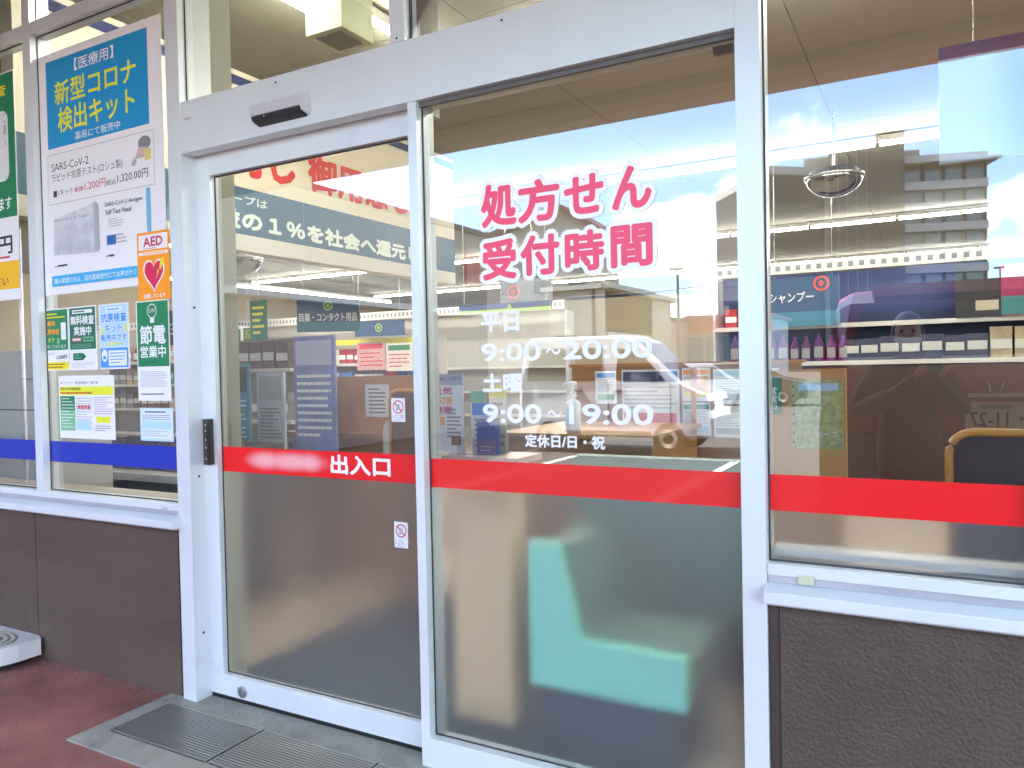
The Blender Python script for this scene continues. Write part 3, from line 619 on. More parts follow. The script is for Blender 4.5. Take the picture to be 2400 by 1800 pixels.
# ------------------------------------------------------------------ things inside, near the glass
t = thing('leaflet_pedestal', 'cream laminate pedestal behind the tall window, holding leaflets', 'pedestal')
obj('body', B(-1.735, -1.468, .36, .5, .03, 1.075), CREAM, t, bevel=.004); obj('top', B(-1.77, -1.42, .34, .56, 1.0755, 1.10), mat('pink_beige_top', (.66, .42, .34), .4), t, bevel=.004); obj('plinth', B(-1.72, -1.48, .38, .49, 0, .0295), NAVYF, t)
f = sheet('leaflet_banner', 'narrow upright poster with red and orange lettering on the pedestal, left', 'banner', -1.90, 1.10, -1.735, 1.432, PAPER, .46, meas=False, t=.004)
f.rect(-1.9, 1.385, -1.735, 1.432, GREYP, 'panel'); f.text('ご自由にお持ち', -1.895, 1.405, -1.745, 1.423, NAVY, .01); f.text('元気', -1.893, 1.345, -1.79, 1.378, REDINK, .04); f.text('応援', -1.893, 1.305, -1.79, 1.338, ORANGE, .04); f.text('健康', -1.893, 1.265, -1.79, 1.297, REDINK, .04)
f.rect(-1.893, 1.215, -1.83, 1.25, ORANGE, 'panel'); f.lines(-1.82, 1.16, -1.75, 1.29, 8, GREYINK, .5); f.rect(-1.80, 1.13, -1.75, 1.17, mat('brown_print', (.25, .12, .04), .5), 'picture')
def leaflet(x0, x1, z1, y, m, lab, hd, tl):
    f = sheet('leaflet', lab, 'leaflet', x0, 1.102, x1, z1, m, y, meas=False, t=.006); w = x1 - x0
    f.rect(x0, z1 - .05, x1, z1, hd, 'panel'); f.lines(x0 + .01, 1.12, x1 - .01, z1 - .06, 6, tl, .4); return f
leaflet(-1.725, -1.655, 1.36, .50, PAPER, 'white leaflet with pale green top standing in the leaflet rack', LTGREEN, GREYP)
leaflet(-1.70, -1.61, 1.31, .47, PAPER, 'leaflet with blue heading and grey print in front of the rack', SKYB, GREYINK)
leaflet(-1.645, -1.565, 1.38, .52, mat('yellowish_paper', (.7, .66, .5), .6), 'yellowish leaflet at the right end of the rack', YEL, GREYINK)
f = sheet('leaflet', 'dark blue booklet standing on the pedestal edge in front of the leaflets', 'leaflet', -1.655, 1.102, -1.55, 1.235, mat('royal_blue_print', (.03, .07, .3), .5), .43, meas=False, t=.012); f.lines(-1.64, 1.11, -1.57, 1.14, 2, WHITE, .3)
rk = thing('leaflet_rack', 'clear plastic leaflet rack standing on the cream pedestal', 'leaflet rack')
CLR = glass_mat('clear_plastic', .08, (.92, .94, .95), .1)
obj('rack_back', B(-1.74, -1.555, .535, .538, 1.101, 1.35), CLR, rk); obj('rack_front', B(-1.74, -1.555, .412, .415, 1.101, 1.17), CLR, rk); obj('rack_foot', B(-1.74, -1.555, .4155, .5345, 1.1008, 1.1018), CLR, rk)
# turquoise lobby seats
def sofa(lab, x0, x1, y0, y1, zs, zb, zt, bt=.16):
    t = thing('lobby_sofa', lab, 'sofa')
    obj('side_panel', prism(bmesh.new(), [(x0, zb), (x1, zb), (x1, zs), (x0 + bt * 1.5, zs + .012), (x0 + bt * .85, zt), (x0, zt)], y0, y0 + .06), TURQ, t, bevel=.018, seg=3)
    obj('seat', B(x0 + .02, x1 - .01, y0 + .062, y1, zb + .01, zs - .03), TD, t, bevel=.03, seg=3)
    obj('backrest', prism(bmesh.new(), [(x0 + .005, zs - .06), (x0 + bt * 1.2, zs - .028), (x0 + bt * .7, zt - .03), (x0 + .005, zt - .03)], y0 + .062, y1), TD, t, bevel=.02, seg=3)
    obj('base', B(x0 + .02, x1 - .06, y0 + .04, y1 - .04, 0, zb - .002), NAVYF, t)
TD = mat('shaded_turquoise_vinyl', (.15, .29, .24), .5, noise=.04, nscale=5)  # dimmer copy of the turquoise, shade on seat and backs painted in
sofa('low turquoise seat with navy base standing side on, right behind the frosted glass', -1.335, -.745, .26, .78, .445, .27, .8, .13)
t = thing('lobby_bench', 'long turquoise bench with high back, farther inside behind the low seat', 'bench')
TD = mat('shaded_turquoise_vinyl', (.15, .29, .24), .5, noise=.04, nscale=5)
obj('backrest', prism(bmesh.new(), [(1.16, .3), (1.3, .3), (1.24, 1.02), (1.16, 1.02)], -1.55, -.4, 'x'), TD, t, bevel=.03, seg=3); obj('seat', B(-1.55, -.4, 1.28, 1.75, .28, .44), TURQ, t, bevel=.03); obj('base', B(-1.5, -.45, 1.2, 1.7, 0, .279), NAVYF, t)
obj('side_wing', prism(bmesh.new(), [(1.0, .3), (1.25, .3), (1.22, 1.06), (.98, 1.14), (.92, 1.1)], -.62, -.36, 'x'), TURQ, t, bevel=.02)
# counter, partition
t = thing('service_counter', 'tan wooden service counter under the opening hours lettering', 'counter')
obj('front', B(-2.1, -1.25, 1.45, 1.47, 0, 1.075), TAN, t); obj('top', B(-2.13, -1.22, 1.4, 2.3, 1.0755, 1.10), mat('tan_top', (.42, .22, .09), .35, noise=.1, nscale=3), t, bevel=.005); obj('side_panel', B(-1.27, -1.25, 1.4705, 2.28, 0, 1.075), TAN, t); obj('side_panel', B(-2.1, -2.08, 1.4705, 2.28, 0, 1.075), TAN, t)
t = thing('notice_partition', 'low tan wooden partition covered with paper notices, behind the counter', 'partition')
obj('panel', B(-2.2, -.7, 2.6, 2.64, .0, 1.45), TAN, t); obj('cap', B(-2.22, -.68, 2.59, 2.65, 1.4505, 1.47), mat('orange_wood', (.45, .2, .04), .4, noise=.1, nscale=5), t); obj('upright', B(-1.36, -1.33, 2.575, 2.589, 0, 1.45), MATS['orange_wood'], t)
nspec = [(-2.02, 1.2, -1.87, 1.42, SKYB, 'white notice with blue and green bars, leftmost on the wooden partition', LTGREEN), (-1.83, 1.02, -1.44, 1.425, NAVY, 'widest white notice on the partition, with purple heading', REDINK), (-1.42, 1.22, -1.24, 1.43, ORANGE, 'orange picture notice on the partition, above the green one', YEL), (-1.42, 1.0, -1.24, 1.21, GREEN, 'notice with green heading block on the partition', LTCYAN), (-1.22, 1.2, -1.04, 1.42, LTCYAN, 'pale blue topped notice on the partition, above the plain one', GREYP), (-1.22, .99, -1.04, 1.19, PAPER, 'plain white notice with grey print on the partition', GREYP), (-1.02, 1.2, -.82, 1.42, GREYP, 'upper right white notice on the partition, dense grey print', GREYINK), (-1.02, .985, -.82, 1.19, PAPER, 'lower right white notice on the partition with framed print', GREYINK)]
for x0, z0, x1, z1, hm, lab, sm_ in nspec:
    f = sheet('partition_notice', lab, 'notice', x0, z0, x1, z1, PAPER, 2.584, 'notices on the wooden partition', meas=False, t=.003); hh = z1 - z0
    f.rect(x0 + .008, z1 - hh * .2, x1 - .008, z1 - .012, hm, 'panel'); f.lines(x0 + .015, z0 + hh * .35, x1 - .015, z1 - hh * .25, 6, GREYP, .4); f.rect(x0 + .015, z0 + hh * .12, x1 - .015, z0 + hh * .3, sm_, 'panel')
    if hm is ORANGE: f.rect(x0 + .01, z0 + .06, x1 - .01, z1 - hh * .25, mat('peach_print', (.7, .35, .12), .5, noise=.4, nscale=20), 'picture')
# sanitiser pump bottle
t = thing('pump_bottle', 'white hand sanitiser pump bottle on the wooden counter', 'bottle', (-1.70, 1.5, 1.1005))
obj('bottle', lathe(bmesh.new(), [(.036, 0), (.041, .006), (.041, .15), (.036, .165), (.016, .178), (.014, .19)], 24), mat('milky_plastic', (.72, .74, .72), .3), t, smooth=True)
obj('collar', lathe(bmesh.new(), [(.02, .19), (.02, .215), (.016, .22)], 18), WHITE, t); bm = bmesh.new(); tube(bm, [(0, 0, .22), (0, 0, .262)], .006); tube(bm, [(.02, 0, .265), (0, 0, .266), (-.05, 0, .264), (-.058, 0, .25)], [.008, .009, .005, .004]); obj('pump_head', bm, WHITE, t)
obj('bottle_label', B(-.03, .03, -.0425, -.0415, .04, .13), LTCYAN, t)
# left counter in the door view
t = thing('checkout_counter', 'orange brown wooden checkout counter seen through the sliding door', 'counter')
obj('front', B(-4.2, -2.95, 2.0, 2.04, 0, 1.42), mat('brown_orange_wood', (.50, .25, .09), .45, noise=.12, nscale=4), t); obj('top', B(-4.25, -2.9, 1.9, 2.0, .98, 1.02), TAN, t)
f = sheet('price_list', 'white paper list taped on the wooden checkout counter', 'paper', -3.53, 1.13, -3.32, 1.36, PAPER, 1.992, meas=False, t=.003); f.lines(-3.5, 1.15, -3.35, 1.34, 7, GREYINK, .4)
def bentframe(name, lab, cat, x0, x1, y, z0, z1, r, tr, m, fillm, base=0):
    t = thing(name, lab, cat); pts = [(x, y, z) for x, z in rrect(x1 - x0, z1 - z0, r, 6, x0, z0)]
    bm = bmesh.new(); tube(bm, pts, tr, 10, True); obj('bent_frame', bm, m, t, smooth=True)
    obj('back_panel', prism(bmesh.new(), rrect(x1 - x0 - tr * 2, z1 - z0 - tr * 2, r * .8, 5, x0 + tr, z0 + tr), y + .0, y + .03), fillm, t)
    obj('seat', B(x0 + .02, x1 - .02, y + .035, y + .45, .40, .46), fillm, t, bevel=.015)
    bm = bmesh.new()
    for xx in (x0 + .04, x1 - .04):
        tube(bm, [(xx, y + .02, z0), (xx, y + .02, 0)], tr); tube(bm, [(xx, y + .42, .40), (xx, y + .42, 0)], tr)
    obj('leg', bm, m, t)
OW = mat('varnished_wood', (.62, .30, .06), .3, noise=.1, nscale=10)
bentframe('wooden_chair', 'chair with rounded orange wood back frame, seen in the right window', 'chair', .04, .62, .55, .3, 1.22, .07, .013, OW, mat('dark_upholstery', (.03, .02, .03), .7))
bentframe('wooden_chair', 'chair with rounded orange wood back frame beside the door warning sticker', 'chair', -2.93, -2.6, 1.5, .3, 1.33, .06, .013, OW, mat('brown_upholstery', (.2, .1, .045), .6))
t = thing('white_chair', 'white rounded chair back beside the red door stripe', 'chair'); 
obj('back_panel', prism(bmesh.new(), rrect(.3, .36, .08, 6, -3.15, .78), 1.70, 1.74), mat('white_plastic', (.7, .68, .62), .4), t, bevel=.012); obj('seat', B(-3.15, -2.85, 1.74, 2.0 - .12, .42, .46), WPL, t); bm = bmesh.new(); tube(bm, [(-3.0, 1.76, .0), (-3.0, 1.76, .8)], .02); obj('leg', bm, STEEL, t)
# tan panel in the right window
t = thing('tan_screen', 'tan wooden screen with rounded corner behind the right window', 'screen')
o_ = [(0, 0)] + [(.30, 0), (.30, 1.425)] + [(.06 - .06 * math.sin(a), 1.365 + .06 * math.cos(a)) for a in (i * R(15) for i in range(7))]
obj('panel', prism(bmesh.new(), [(x - .585, z) for x, z in o_], .80, .835), mat('pale_tan_board', (.62, .33, .10), .5, noise=.05, nscale=3), t, bevel=.003)
bm = bmesh.new(); box(bm, -.5, -.46, .7, .95, 0, .03); box(bm, -.36, -.32, .7, .95, 0, .03); obj('foot', bm, STEEL, t)
f = sheet('memo_poster', 'pale green spotted poster pinned on the tan screen', 'poster', -.475, 1.125, -.295, 1.385, mat('pale_green_paper', (.42, .47, .2), .6, noise=.45, nscale=45), .795, meas=False, t=.003)
for i in range(7): f.poly([(-.468 + .004 * math.cos(a), 1.36 - i * .035 + .005 * math.sin(a)) for a in (j * .785 for j in range(8))], mat('hole_dark', (.05, .06, .05), .6), 'punch_hole')
f.rect(-.45, 1.345, -.31, 1.372, LTCYAN, 'panel'); f.text('ハーブ', -.39, 1.17, -.315, 1.195, WHITE, .0)
f = sheet('green_notice', 'green notice with white lettering at the left edge of the tan screen', 'notice', -.60, 1.255, -.51, 1.395, GREEN, .79, meas=False, t=.003); f.text('営\n業\n中', -.565, 1.265, -.525, 1.36, PAPER, .03); f.rect(-.6, 1.255, -.596, 1.395, PAPER, 'edge')
# pale hanging sign at the top right
f = sheet('hanging_sign', 'pale sign with dark top edge hanging behind the right window, upper right', 'sign', .018, 1.985, .75, 2.30, mat('pale_sign_face', (.8, .84, .86), .5), .15, meas=False, t=.02)
f.rect(.018, 2.265, .75, 2.30, NAVY, 'top_band')
bm = bmesh.new(); tube(bm, [(.1, .16, 2.3), (.1, .16, 3.7)], .002, 6); tube(bm, [(.6, .16, 2.3), (.6, .16, 3.7)], .002, 6); obj('cord', bm, STEEL, f.root, (-.018, -.15, -1.985))
# convex mirrors
def dome(lab, p, r):
    t = thing('convex_mirror', lab, 'mirror', p)
    obj('mirror_bowl', lathe(bmesh.new(), [(r * math.sin(a), -r * .72 * math.cos(a)) for a in (R(2 + i * 8.8) for i in range(11))], 32), mat('mirror_acrylic', (.32, .32, .31), .05, 1), t, smooth=True)
    bm = bmesh.new(); tube(bm, [(r * math.cos(a), r * math.sin(a), .0) for a in (i * 2 * math.pi / 32 for i in range(32))], .014, 8, True); obj('rim', bm, SILVER, t, smooth=True)
    obj('cover', lathe(bmesh.new(), [(r * .99, .005), (r * .8, .06), (.02, .1)], 24), mat('mirror_cover', (.1, .1, .11), .5), t)
    bm = bmesh.new(); tube(bm, [(0, 0, .1), (0, 0, 3.7 - p[2])], .012, 8); obj('rod', bm, STEEL, t)
dome('domed ceiling mirror hanging in the right window, over the hotel reflection', (-.75, 5.0, 3.06), .235)
dome('domed ceiling mirror hanging below the blue sign seen through the door', (-7.0, 4.0, 2.78), .26)

# ------------------------------------------------------------------ signs hanging over the aisles
def hsign(lab, x0, z0, x1, z1, y, m, words, tx, tm, rz=0, icon=None, low=None):
    t = thing('aisle_sign', lab, 'sign', (x0, y, z0), rz); w, h = x1 - x0, z1 - z0
    obj('board', B(0, w, 0, .03, 0, h), m, t); f = Flat(t, step=.002)
    if low: f.rect(0, 0, w, h * .3, low, 'lower_band')
    if words: f.text(words, *tx, tm, .02)
    if icon: ring(f, icon[0], icon[1], icon[2], icon[2] * .72, icon[3], 'icon_ring'); f.poly([(icon[0] + icon[2] * .35 * math.cos(a), icon[1] + icon[2] * .4 * math.sin(a)) for a in (i * .628 for i in range(10))], icon[3], 'icon')
    bm = bmesh.new(); tube(bm, [(.08, .015, h), (.08, .015, 3.7 - z0)], .003, 6); tube(bm, [(w - .08, .015, h), (w - .08, .015, 3.7 - z0)], .003, 6); obj('cord', bm, STEEL, t); return t
SB = mat('aisle_sign_blue', (.03, .085, .19), .5)
LIME = mat('lime_print', (.4, .62, .1), .5)
hsign('blue aisle sign for eye drops with lime ring, hanging beyond the door', -7.1, 1.97, -6.3, 2.38, 5.0, SB, '目薬・コンタクト用品', (.03, .13, .77, .24), WHITE, R(28), (.4, .33, .06, LIME), mat('sign_teal', (.03, .2, .28), .5))
hsign('smaller blue aisle sign above the yellow shelf strip', -8.7, 2.05, -7.75, 2.31, 8.0, SB, None, None, WHITE, R(8), (.47, .14, .07, LIME))
hsign('blue shampoo aisle sign with red ring at its upper right', -1.67, 1.86, -.9, 2.41, 6.9, SB, 'シャンプー', (.02, .27, .5, .39), WHITE, 0, (.58, .47, .085, mat('coral_print', (.7, .1, .08), .5)), mat('sign_teal2', (.05, .22, .35), .5))
hsign('dark medicine sign hung behind the posters on the left', -6.3, 1.72, -5.15, 2.02, 2.2, mat('sign_dark', (.03, .05, .08), .5), 'かぜ薬・', (.1, .08, .95, .24), mat('sign_text_dim', (.5, .52, .5), .5))
t = hsign('grey cube shaped category sign with pale red rings above the lime strip', -5.25, 2.36, -4.7, 2.66, 7.0, mat('cube_grey', (.2, .22, .25), .5), None, None, None, R(4), (.2, .14, .1, mat('pale_red_print', (.55, .2, .18), .5)))
obj('side_board', B(.552, .58, 0, .5, 0, .3), MATS['cube_grey'], t)
hsign('long navy and lime header strip below the grey cube sign', -5.9, 2.24, -4.45, 2.352, 6.95, mat('strip_navy', (.035, .06, .2), .5), 'A', (.78, .02, .86, .1), LIME, 0, None, LIME)
def banner(lab, p, w, h, m, y):
    a = P(p[0], p[1], y); t = thing('shelf_banner', lab, 'banner', a); obj('cloth', B(0, w, 0, .01, -h, 0), m, t); f = Flat(t, 0, 0, 1, .002); f.lines(w * .15, -h * .85, w * .85, -h * .1, 5, YEL, .4)
    bm = bmesh.new(); tube(bm, [(0, .005, .004), (w, .005, .004)], .008, 6); tube(bm, [(w / 2, .005, .004), (w / 2, .005, 3.7 - a.z)], .003, 6); obj('hanger', bm, STEEL, t)
banner('dark green hanging banner above the left shelves', (585, 706), .35, .62, DKGREEN, 6.0); banner('small green shelf banner at the left of the door glass', (524, 775), .36, .25, GREEN, 6.0); banner('tiny green shelf banner right of the small one', (570, 770), .2, .2, GREEN, 6.4)

# ------------------------------------------------------------------ shelves and goods
SHELF = mat('shelf_white', (.66, .66, .64), .4)
PALT = {'purple': (.22, .05, .28), 'white': (.7, .7, .68), 'navy': (.03, .04, .12), 'red': (.45, .03, .03), 'magenta': (.42, .03, .14), 'yellow': (.65, .5, .05), 'brown': (.16, .09, .05), 'green': (.05, .25, .1), 'blue': (.05, .15, .4), 'beige': (.5, .4, .26), 'grey': (.25, .25, .25), 'pink': (.6, .25, .3)}
PM = {}
def prod_mesh(kind, colname):
    if (kind, colname) in PM: return PM[kind, colname]
    m = mat('pack_' + colname, PALT[colname], .4, noise=.35, nscale=14); bm = bmesh.new()
    if kind == 'box': box(bm, -.06, .06, -.04, .04, 0, .2)
    elif kind == 'bottle': lathe(bm, [(.034, 0), (.038, .01), (.038, .13), (.02, .17), (.014, .175), (.014, .21)], 10)
    else:
        box(bm, -.07, .07, -.035, .035, 0, .17)
        for v in bm.verts:
            if v.co.z > .1: v.co.y *= .2
    me = bpy.data.meshes.new('pack'); bmesh.ops.recalc_face_normals(bm, faces=bm.faces[:]); bm.to_mesh(me); bm.free(); me.materials.append(m)
    b2 = bmesh.new(); w = .058 if kind != 'bottle' else .03; d = {'box': -.041, 'bottle': -.0385, 'bag': -.0365}[kind]
    z0, z1 = (.06, .12) if kind != 'bottle' else (.03, .11)
    quad(b2, [(-w, d, z0), (w, d, z0), (w, d, z1), (-w, d, z1)]); ml = bpy.data.meshes.new('pack_label'); b2.to_mesh(ml); b2.free(); ml.materials.append(random.choice((PAPER, PAPER, LTCYAN, WHITE, GREYP)))
    PM[kind, colname] = (me, ml); return PM[kind, colname]
NP = 0
def stock(x0, x1, y, z, kinds, where, rz=0, dens=1.0, sc=1.0, along='x', lab=True):
    global NP
    p = x0
    while p < x1 - .05:
        kind, cn = random.choice(kinds); n = random.randint(2, 5)
        for _ in range(n):
            if p > x1 - .05: break
            me, ml = prod_mesh(kind, cn); s = sc * random.uniform(.92, 1.08)
            loc = (p + .06 * s, y, z) if along == 'x' else (y, p + .06 * s, z)
            o = link({'box': 'product_box', 'bottle': 'product_bottle', 'bag': 'product_bag'}[kind], me, None, loc, rz + random.uniform(-.06, .06)); o.scale = (s, s, s)
            tag(o, f'{cn} product {kind} on the {where}', kind, f'{cn} {kind} products on the {where}')
            c = link('pack_label', ml, o); NP += 1
            p += (.135 if kind != 'bottle' else .09) * s / dens
def gondola(lab, x0, x1, y0, d, zs, top, rail=None, backm=None, sm=None):
    t = thing('shelf_unit', lab, 'shelf')
    obj('back_panel', B(x0, x1, y0 + d - .02, y0 + d, 0, top), backm or mat('shelf_back', (.45, .43, .38), .6), t)
    for z in zs: 
        s_ = obj('shelf_board', B(x0 + .002, x1 - .002, y0, y0 + d - .021, z - .03, z), SHELF, t)
        obj('price_rail', B(x0 + .002, x1 - .002, y0 - .012, y0 - .0005, z - .045, z + .004), rail or SHELF, s_)
    bm = bmesh.new(); box(bm, x0 - .02, x0, y0, y0 + d, 0, top); obj('side_panel', bm, sm or SHELF, t); obj('side_panel', B(x1, x1 + .02, y0, y0 + d, 0, top), sm or SHELF, t); return t
def dotrail(t, x0, x1, y, z, h):
    obj('header_rail', B(x0, x1, y, y + .02, z, z + h), SHELF, t); bm = bmesh.new(); x = x0 + .05
    while x < x1: quad(bm, [(x, y - .002, z + h * .3), (x + .05, y - .002, z + h * .3), (x + .05, y - .002, z + h * .75), (x, y - .002, z + h * .75)]); x += .11
    obj('header_marks', bm, GREYINK, t)
t = gondola('shampoo shelf unit facing the right window', -2.3, 3.2, 7.0, .45, (1.46, 1.88), 2.5, None, NAVY)
obj('dark_fill_panel', B(-2.3, 3.2, 7.0, 7.03, 0, 1.40), mat('dark_fill_brown', (.05, .025, .02), .5), t)  # dark fill added so the minivan's reflection shows against it
dotrail(t, -2.3, 3.2, 6.985, 2.47, .12)
stock(-2.2, -.9, 7.2, 1.46, [('bottle', 'purple'), ('bottle', 'purple'), ('bag', 'purple'), ('bottle', 'white')], 'shampoo shelf, eye level', sc=1.5)
stock(-.9, 1.6, 7.2, 1.46, [('box', 'beige'), ('box', 'grey'), ('bottle', 'navy'), ('box', 'brown'), ('bag', 'beige'), ('bottle', 'brown'), ('bag', 'navy')], 'shampoo shelf, eye level', sc=1.5)
stock(-2.2, -1.0, 7.15, 1.88, [('box', 'red'), ('box', 'navy'), ('box', 'red')], 'shampoo shelf, top board', sc=1.2)
for k, (u0, v0, u1, v1, m, l) in enumerate(((838, 868, 902, 800, mat('rose_print', (.62, .36, .36), .6, noise=.4, nscale=30), 'pinkish patterned sale poster under the yellow strip, left one'), (906, 870, 966, 803, mat('pale_sale_print', (.7, .66, .6), .6, noise=.3, nscale=26), 'pale sale poster under the yellow strip, right one'))):
    p, q = P(u0, v0, 8.2), P(u1, v1, 8.2); f = sheet('sale_poster', l, 'poster', p.x, p.z, q.x, q.z, m, 8.2, meas=False, t=.02); w = q.x - p.x
    f.rect(p.x + .05, q.z - .12, q.x - .05, q.z - .03, REDINK if k == 0 else GREEN, 'panel'); f.lines(p.x + .06, p.z + .05, q.x - .06, q.z - .16, 4, REDINK, .35)
f = sheet('campaign_sign', 'navy sign with yellow lettering on the top shampoo shelf', 'sign', -1.82, 1.88, -1.36, 2.1, mat('midnight_board', (.015, .018, .05), .5), 6.97, meas=False, t=.02); f.text('キャンペーン', -1.8, 1.9, -1.39, 2.0, mat('gold_print', (.6, .45, .02), .5), .03); f.lines(-1.8, 2.02, -1.4, 2.08, 2, GREYP, .3)
f = sheet('shelf_poster', 'black poster board on the top shelf, left of the magenta one', 'poster', .2, 1.885, .62, 2.42, mat('black_board', (.02, .022, .03), .5), 6.95, meas=False, t=.02); f.rect(.38, 1.95, .58, 2.05, BEIGEW, 'picture')
f = sheet('shelf_poster', 'magenta poster board with teal lower half on the top shelf', 'poster', .6, 1.885, 1.5, 2.40, mat('magenta_board', (.33, .02, .1), .5, noise=.3, nscale=9), 6.93, meas=False, t=.015); f.rect(.6, 1.89, 1.5, 2.08, mat('teal_print', (.04, .2, .22), .5), 'panel')
t = gondola('medicine shelf unit beyond the door, with yellow header strip', -10.2, -7.3, 8.3, .4, (.4, .8, 1.2, 1.6), 2.02)
obj('header_strip', B(-10.2, -7.3, 8.27, 8.295, 1.93, 2.02), YEL, t)
for z in (.8, 1.2, 1.6): stock(-10.1, -7.4, 8.45, z, [('box', 'white'), ('box', 'red'), ('box', 'green'), ('box', 'pink'), ('bag', 'white'), ('box', 'blue')], 'medicine shelf with yellow strip', sc=1.25)
t = gondola('left hand shelf unit under the green banners', -14.4, -10.6, 7.0, .4, (.4, .85, 1.3, 1.72), 2.3); dotrail(t, -14.4, -10.6, 6.985, 2.32, .14)
for z in (.85, 1.3, 1.72): stock(-14.2, -10.8, 7.15, z, [('box', 'brown'), ('box', 'green'), ('box', 'beige'), ('bottle', 'brown'), ('box', 'grey')], 'shelf under the green banners', sc=1.5)
t = gondola('long wall shelf unit with white header at the back left', -16.9, -6.4, 11.6, .4, (.5, 1.0, 1.5), 2.6); dotrail(t, -16.9, -6.4, 11.58, 2.62, .18)
# low shelves right behind the left windows
t = gondola('low brown goods shelf behind the posters, left of the door', -6.4, -3.75, 1.0, .4, (.35, .8), 1.0, None, mat('brown_back', (.17, .13, .1), .7), mat('brown_end', (.12, .09, .07), .6))
for z in (.35, .8): stock(-5.9, -3.85, 1.2, z, [('box', 'brown'), ('bag', 'beige'), ('box', 'grey'), ('bag', 'green'), ('box', 'navy'), ('bottle', 'brown')], 'low shelf behind the posters', sc=1.15)
t = thing('white_cabinet', 'plain white panel cabinet behind the far left window', 'cabinet'); obj('body', B(-6.3, -4.55, .35, .75, 0, 1.62), mat('cabinet_grey_white', (.58, .58, .55), .5), t, bevel=.006); obj('drawer_gap', B(-6.28, -4.57, .347, .3495, 1.26, 1.267), INK, t); bm = bmesh.new(); tube(bm, [(-4.75, .335, 1.45), (-4.6, .335, 1.45)], .006, 6); obj('handle', bm, STEEL, t)
# upright promotion boards inside the door
def standee(lab, x0, x1, z0, z1, y, m, hd, txm):
    t = thing('standing_board', lab, 'board', (x0, y, 0)); w = x1 - x0
    obj('board', B(0, w, 0, .02, z0, z1), m, t, bevel=.004); f = Flat(t, step=.002); f.rect(.02, z1 - .2, w - .02, z1 - .03, hd, 'panel'); f.lines(.03, z0 + .1, w - .03, z1 - .25, 9, txm, .4)
    bm = bmesh.new(); box(bm, w * .4, w * .6, .021, .05, 0, z0 + .2); box(bm, .05, w - .05, -.1, .2, 0, .02); obj('stand', bm, STEEL, t)
def st(lab, u0, u1, v0, v1, y, *a):
    p, q = P(u0, v1, y), P(u1, v0, y); standee(lab, p.x, q.x, max(.3, p.z), q.z, y, *a)
st('tall blue and lavender board standing inside the sliding door', 694, 782, 785, 1060, 1.7, mat('lavender_board', (.22, .26, .5), .5, noise=.3, nscale=4), mat('pale_lavender', (.5, .5, .7), .5), WHITE)
st('narrow white board standing left of the lavender one', 606, 664, 872, 1060, 1.75, mat('white_board', (.6, .63, .7), .5), GREYP, GREYINK)
st('teal and black display board at the left of the door glass', 528, 582, 850, 1060, 1.5, mat('teal_board', (.05, .22, .26), .5, noise=.3, nscale=5), BLACK, LTCYAN)
t = thing('goods_rack', 'dim olive goods rack behind the boards inside the door', 'rack')
obj('back_panel', B(-6.9, -5.3, 3.4, 3.45, 0, 1.8), mat('olive_back', (.42, .37, .25), .7), t)
for z in (.5, 1.0, 1.5): obj('shelf_board', B(-6.9, -5.3, 3.05, 3.399, z - .03, z), SHELF, t)
for z in (.5, 1.0, 1.5): stock(-6.8, -5.4, 3.2, z, [('box', 'brown'), ('box', 'beige'), ('bottle', 'navy'), ('box', 'red'), ('box', 'grey')], 'olive goods rack', sc=1.3)

bm = bmesh.new(); rg = random.Random(3)
for i in range(420):
    if i < 240: x, y = rg.uniform(-4.6, -2.97), .01 - abs(rg.gauss(0, .035))
    elif i < 340: x, y = rg.uniform(-4.2, -2.6), rg.uniform(-.75, 0)
    else: x, y = rg.uniform(-2.9, -1.6), rg.uniform(-.06, .07)
    if -3.06 < x and y < .07 and y > -.47: z = .004
    else: z = -.004
    bmesh.ops.create_icosphere(bm, subdivisions=1, radius=rg.uniform(.0012, .0042), matrix=Matrix.Translation((x, y, z + .001)) @ Matrix.Diagonal((1, rg.uniform(.6, 1), .6, 1)))
g_ = obj('grit', bm, mat('grey_grit', (.2, .18, .16), .9, noise=.5, nscale=200)); tag(g_, 'grey grit and dust lying along the wall foot and the door slab', 'grit', kind='stuff')

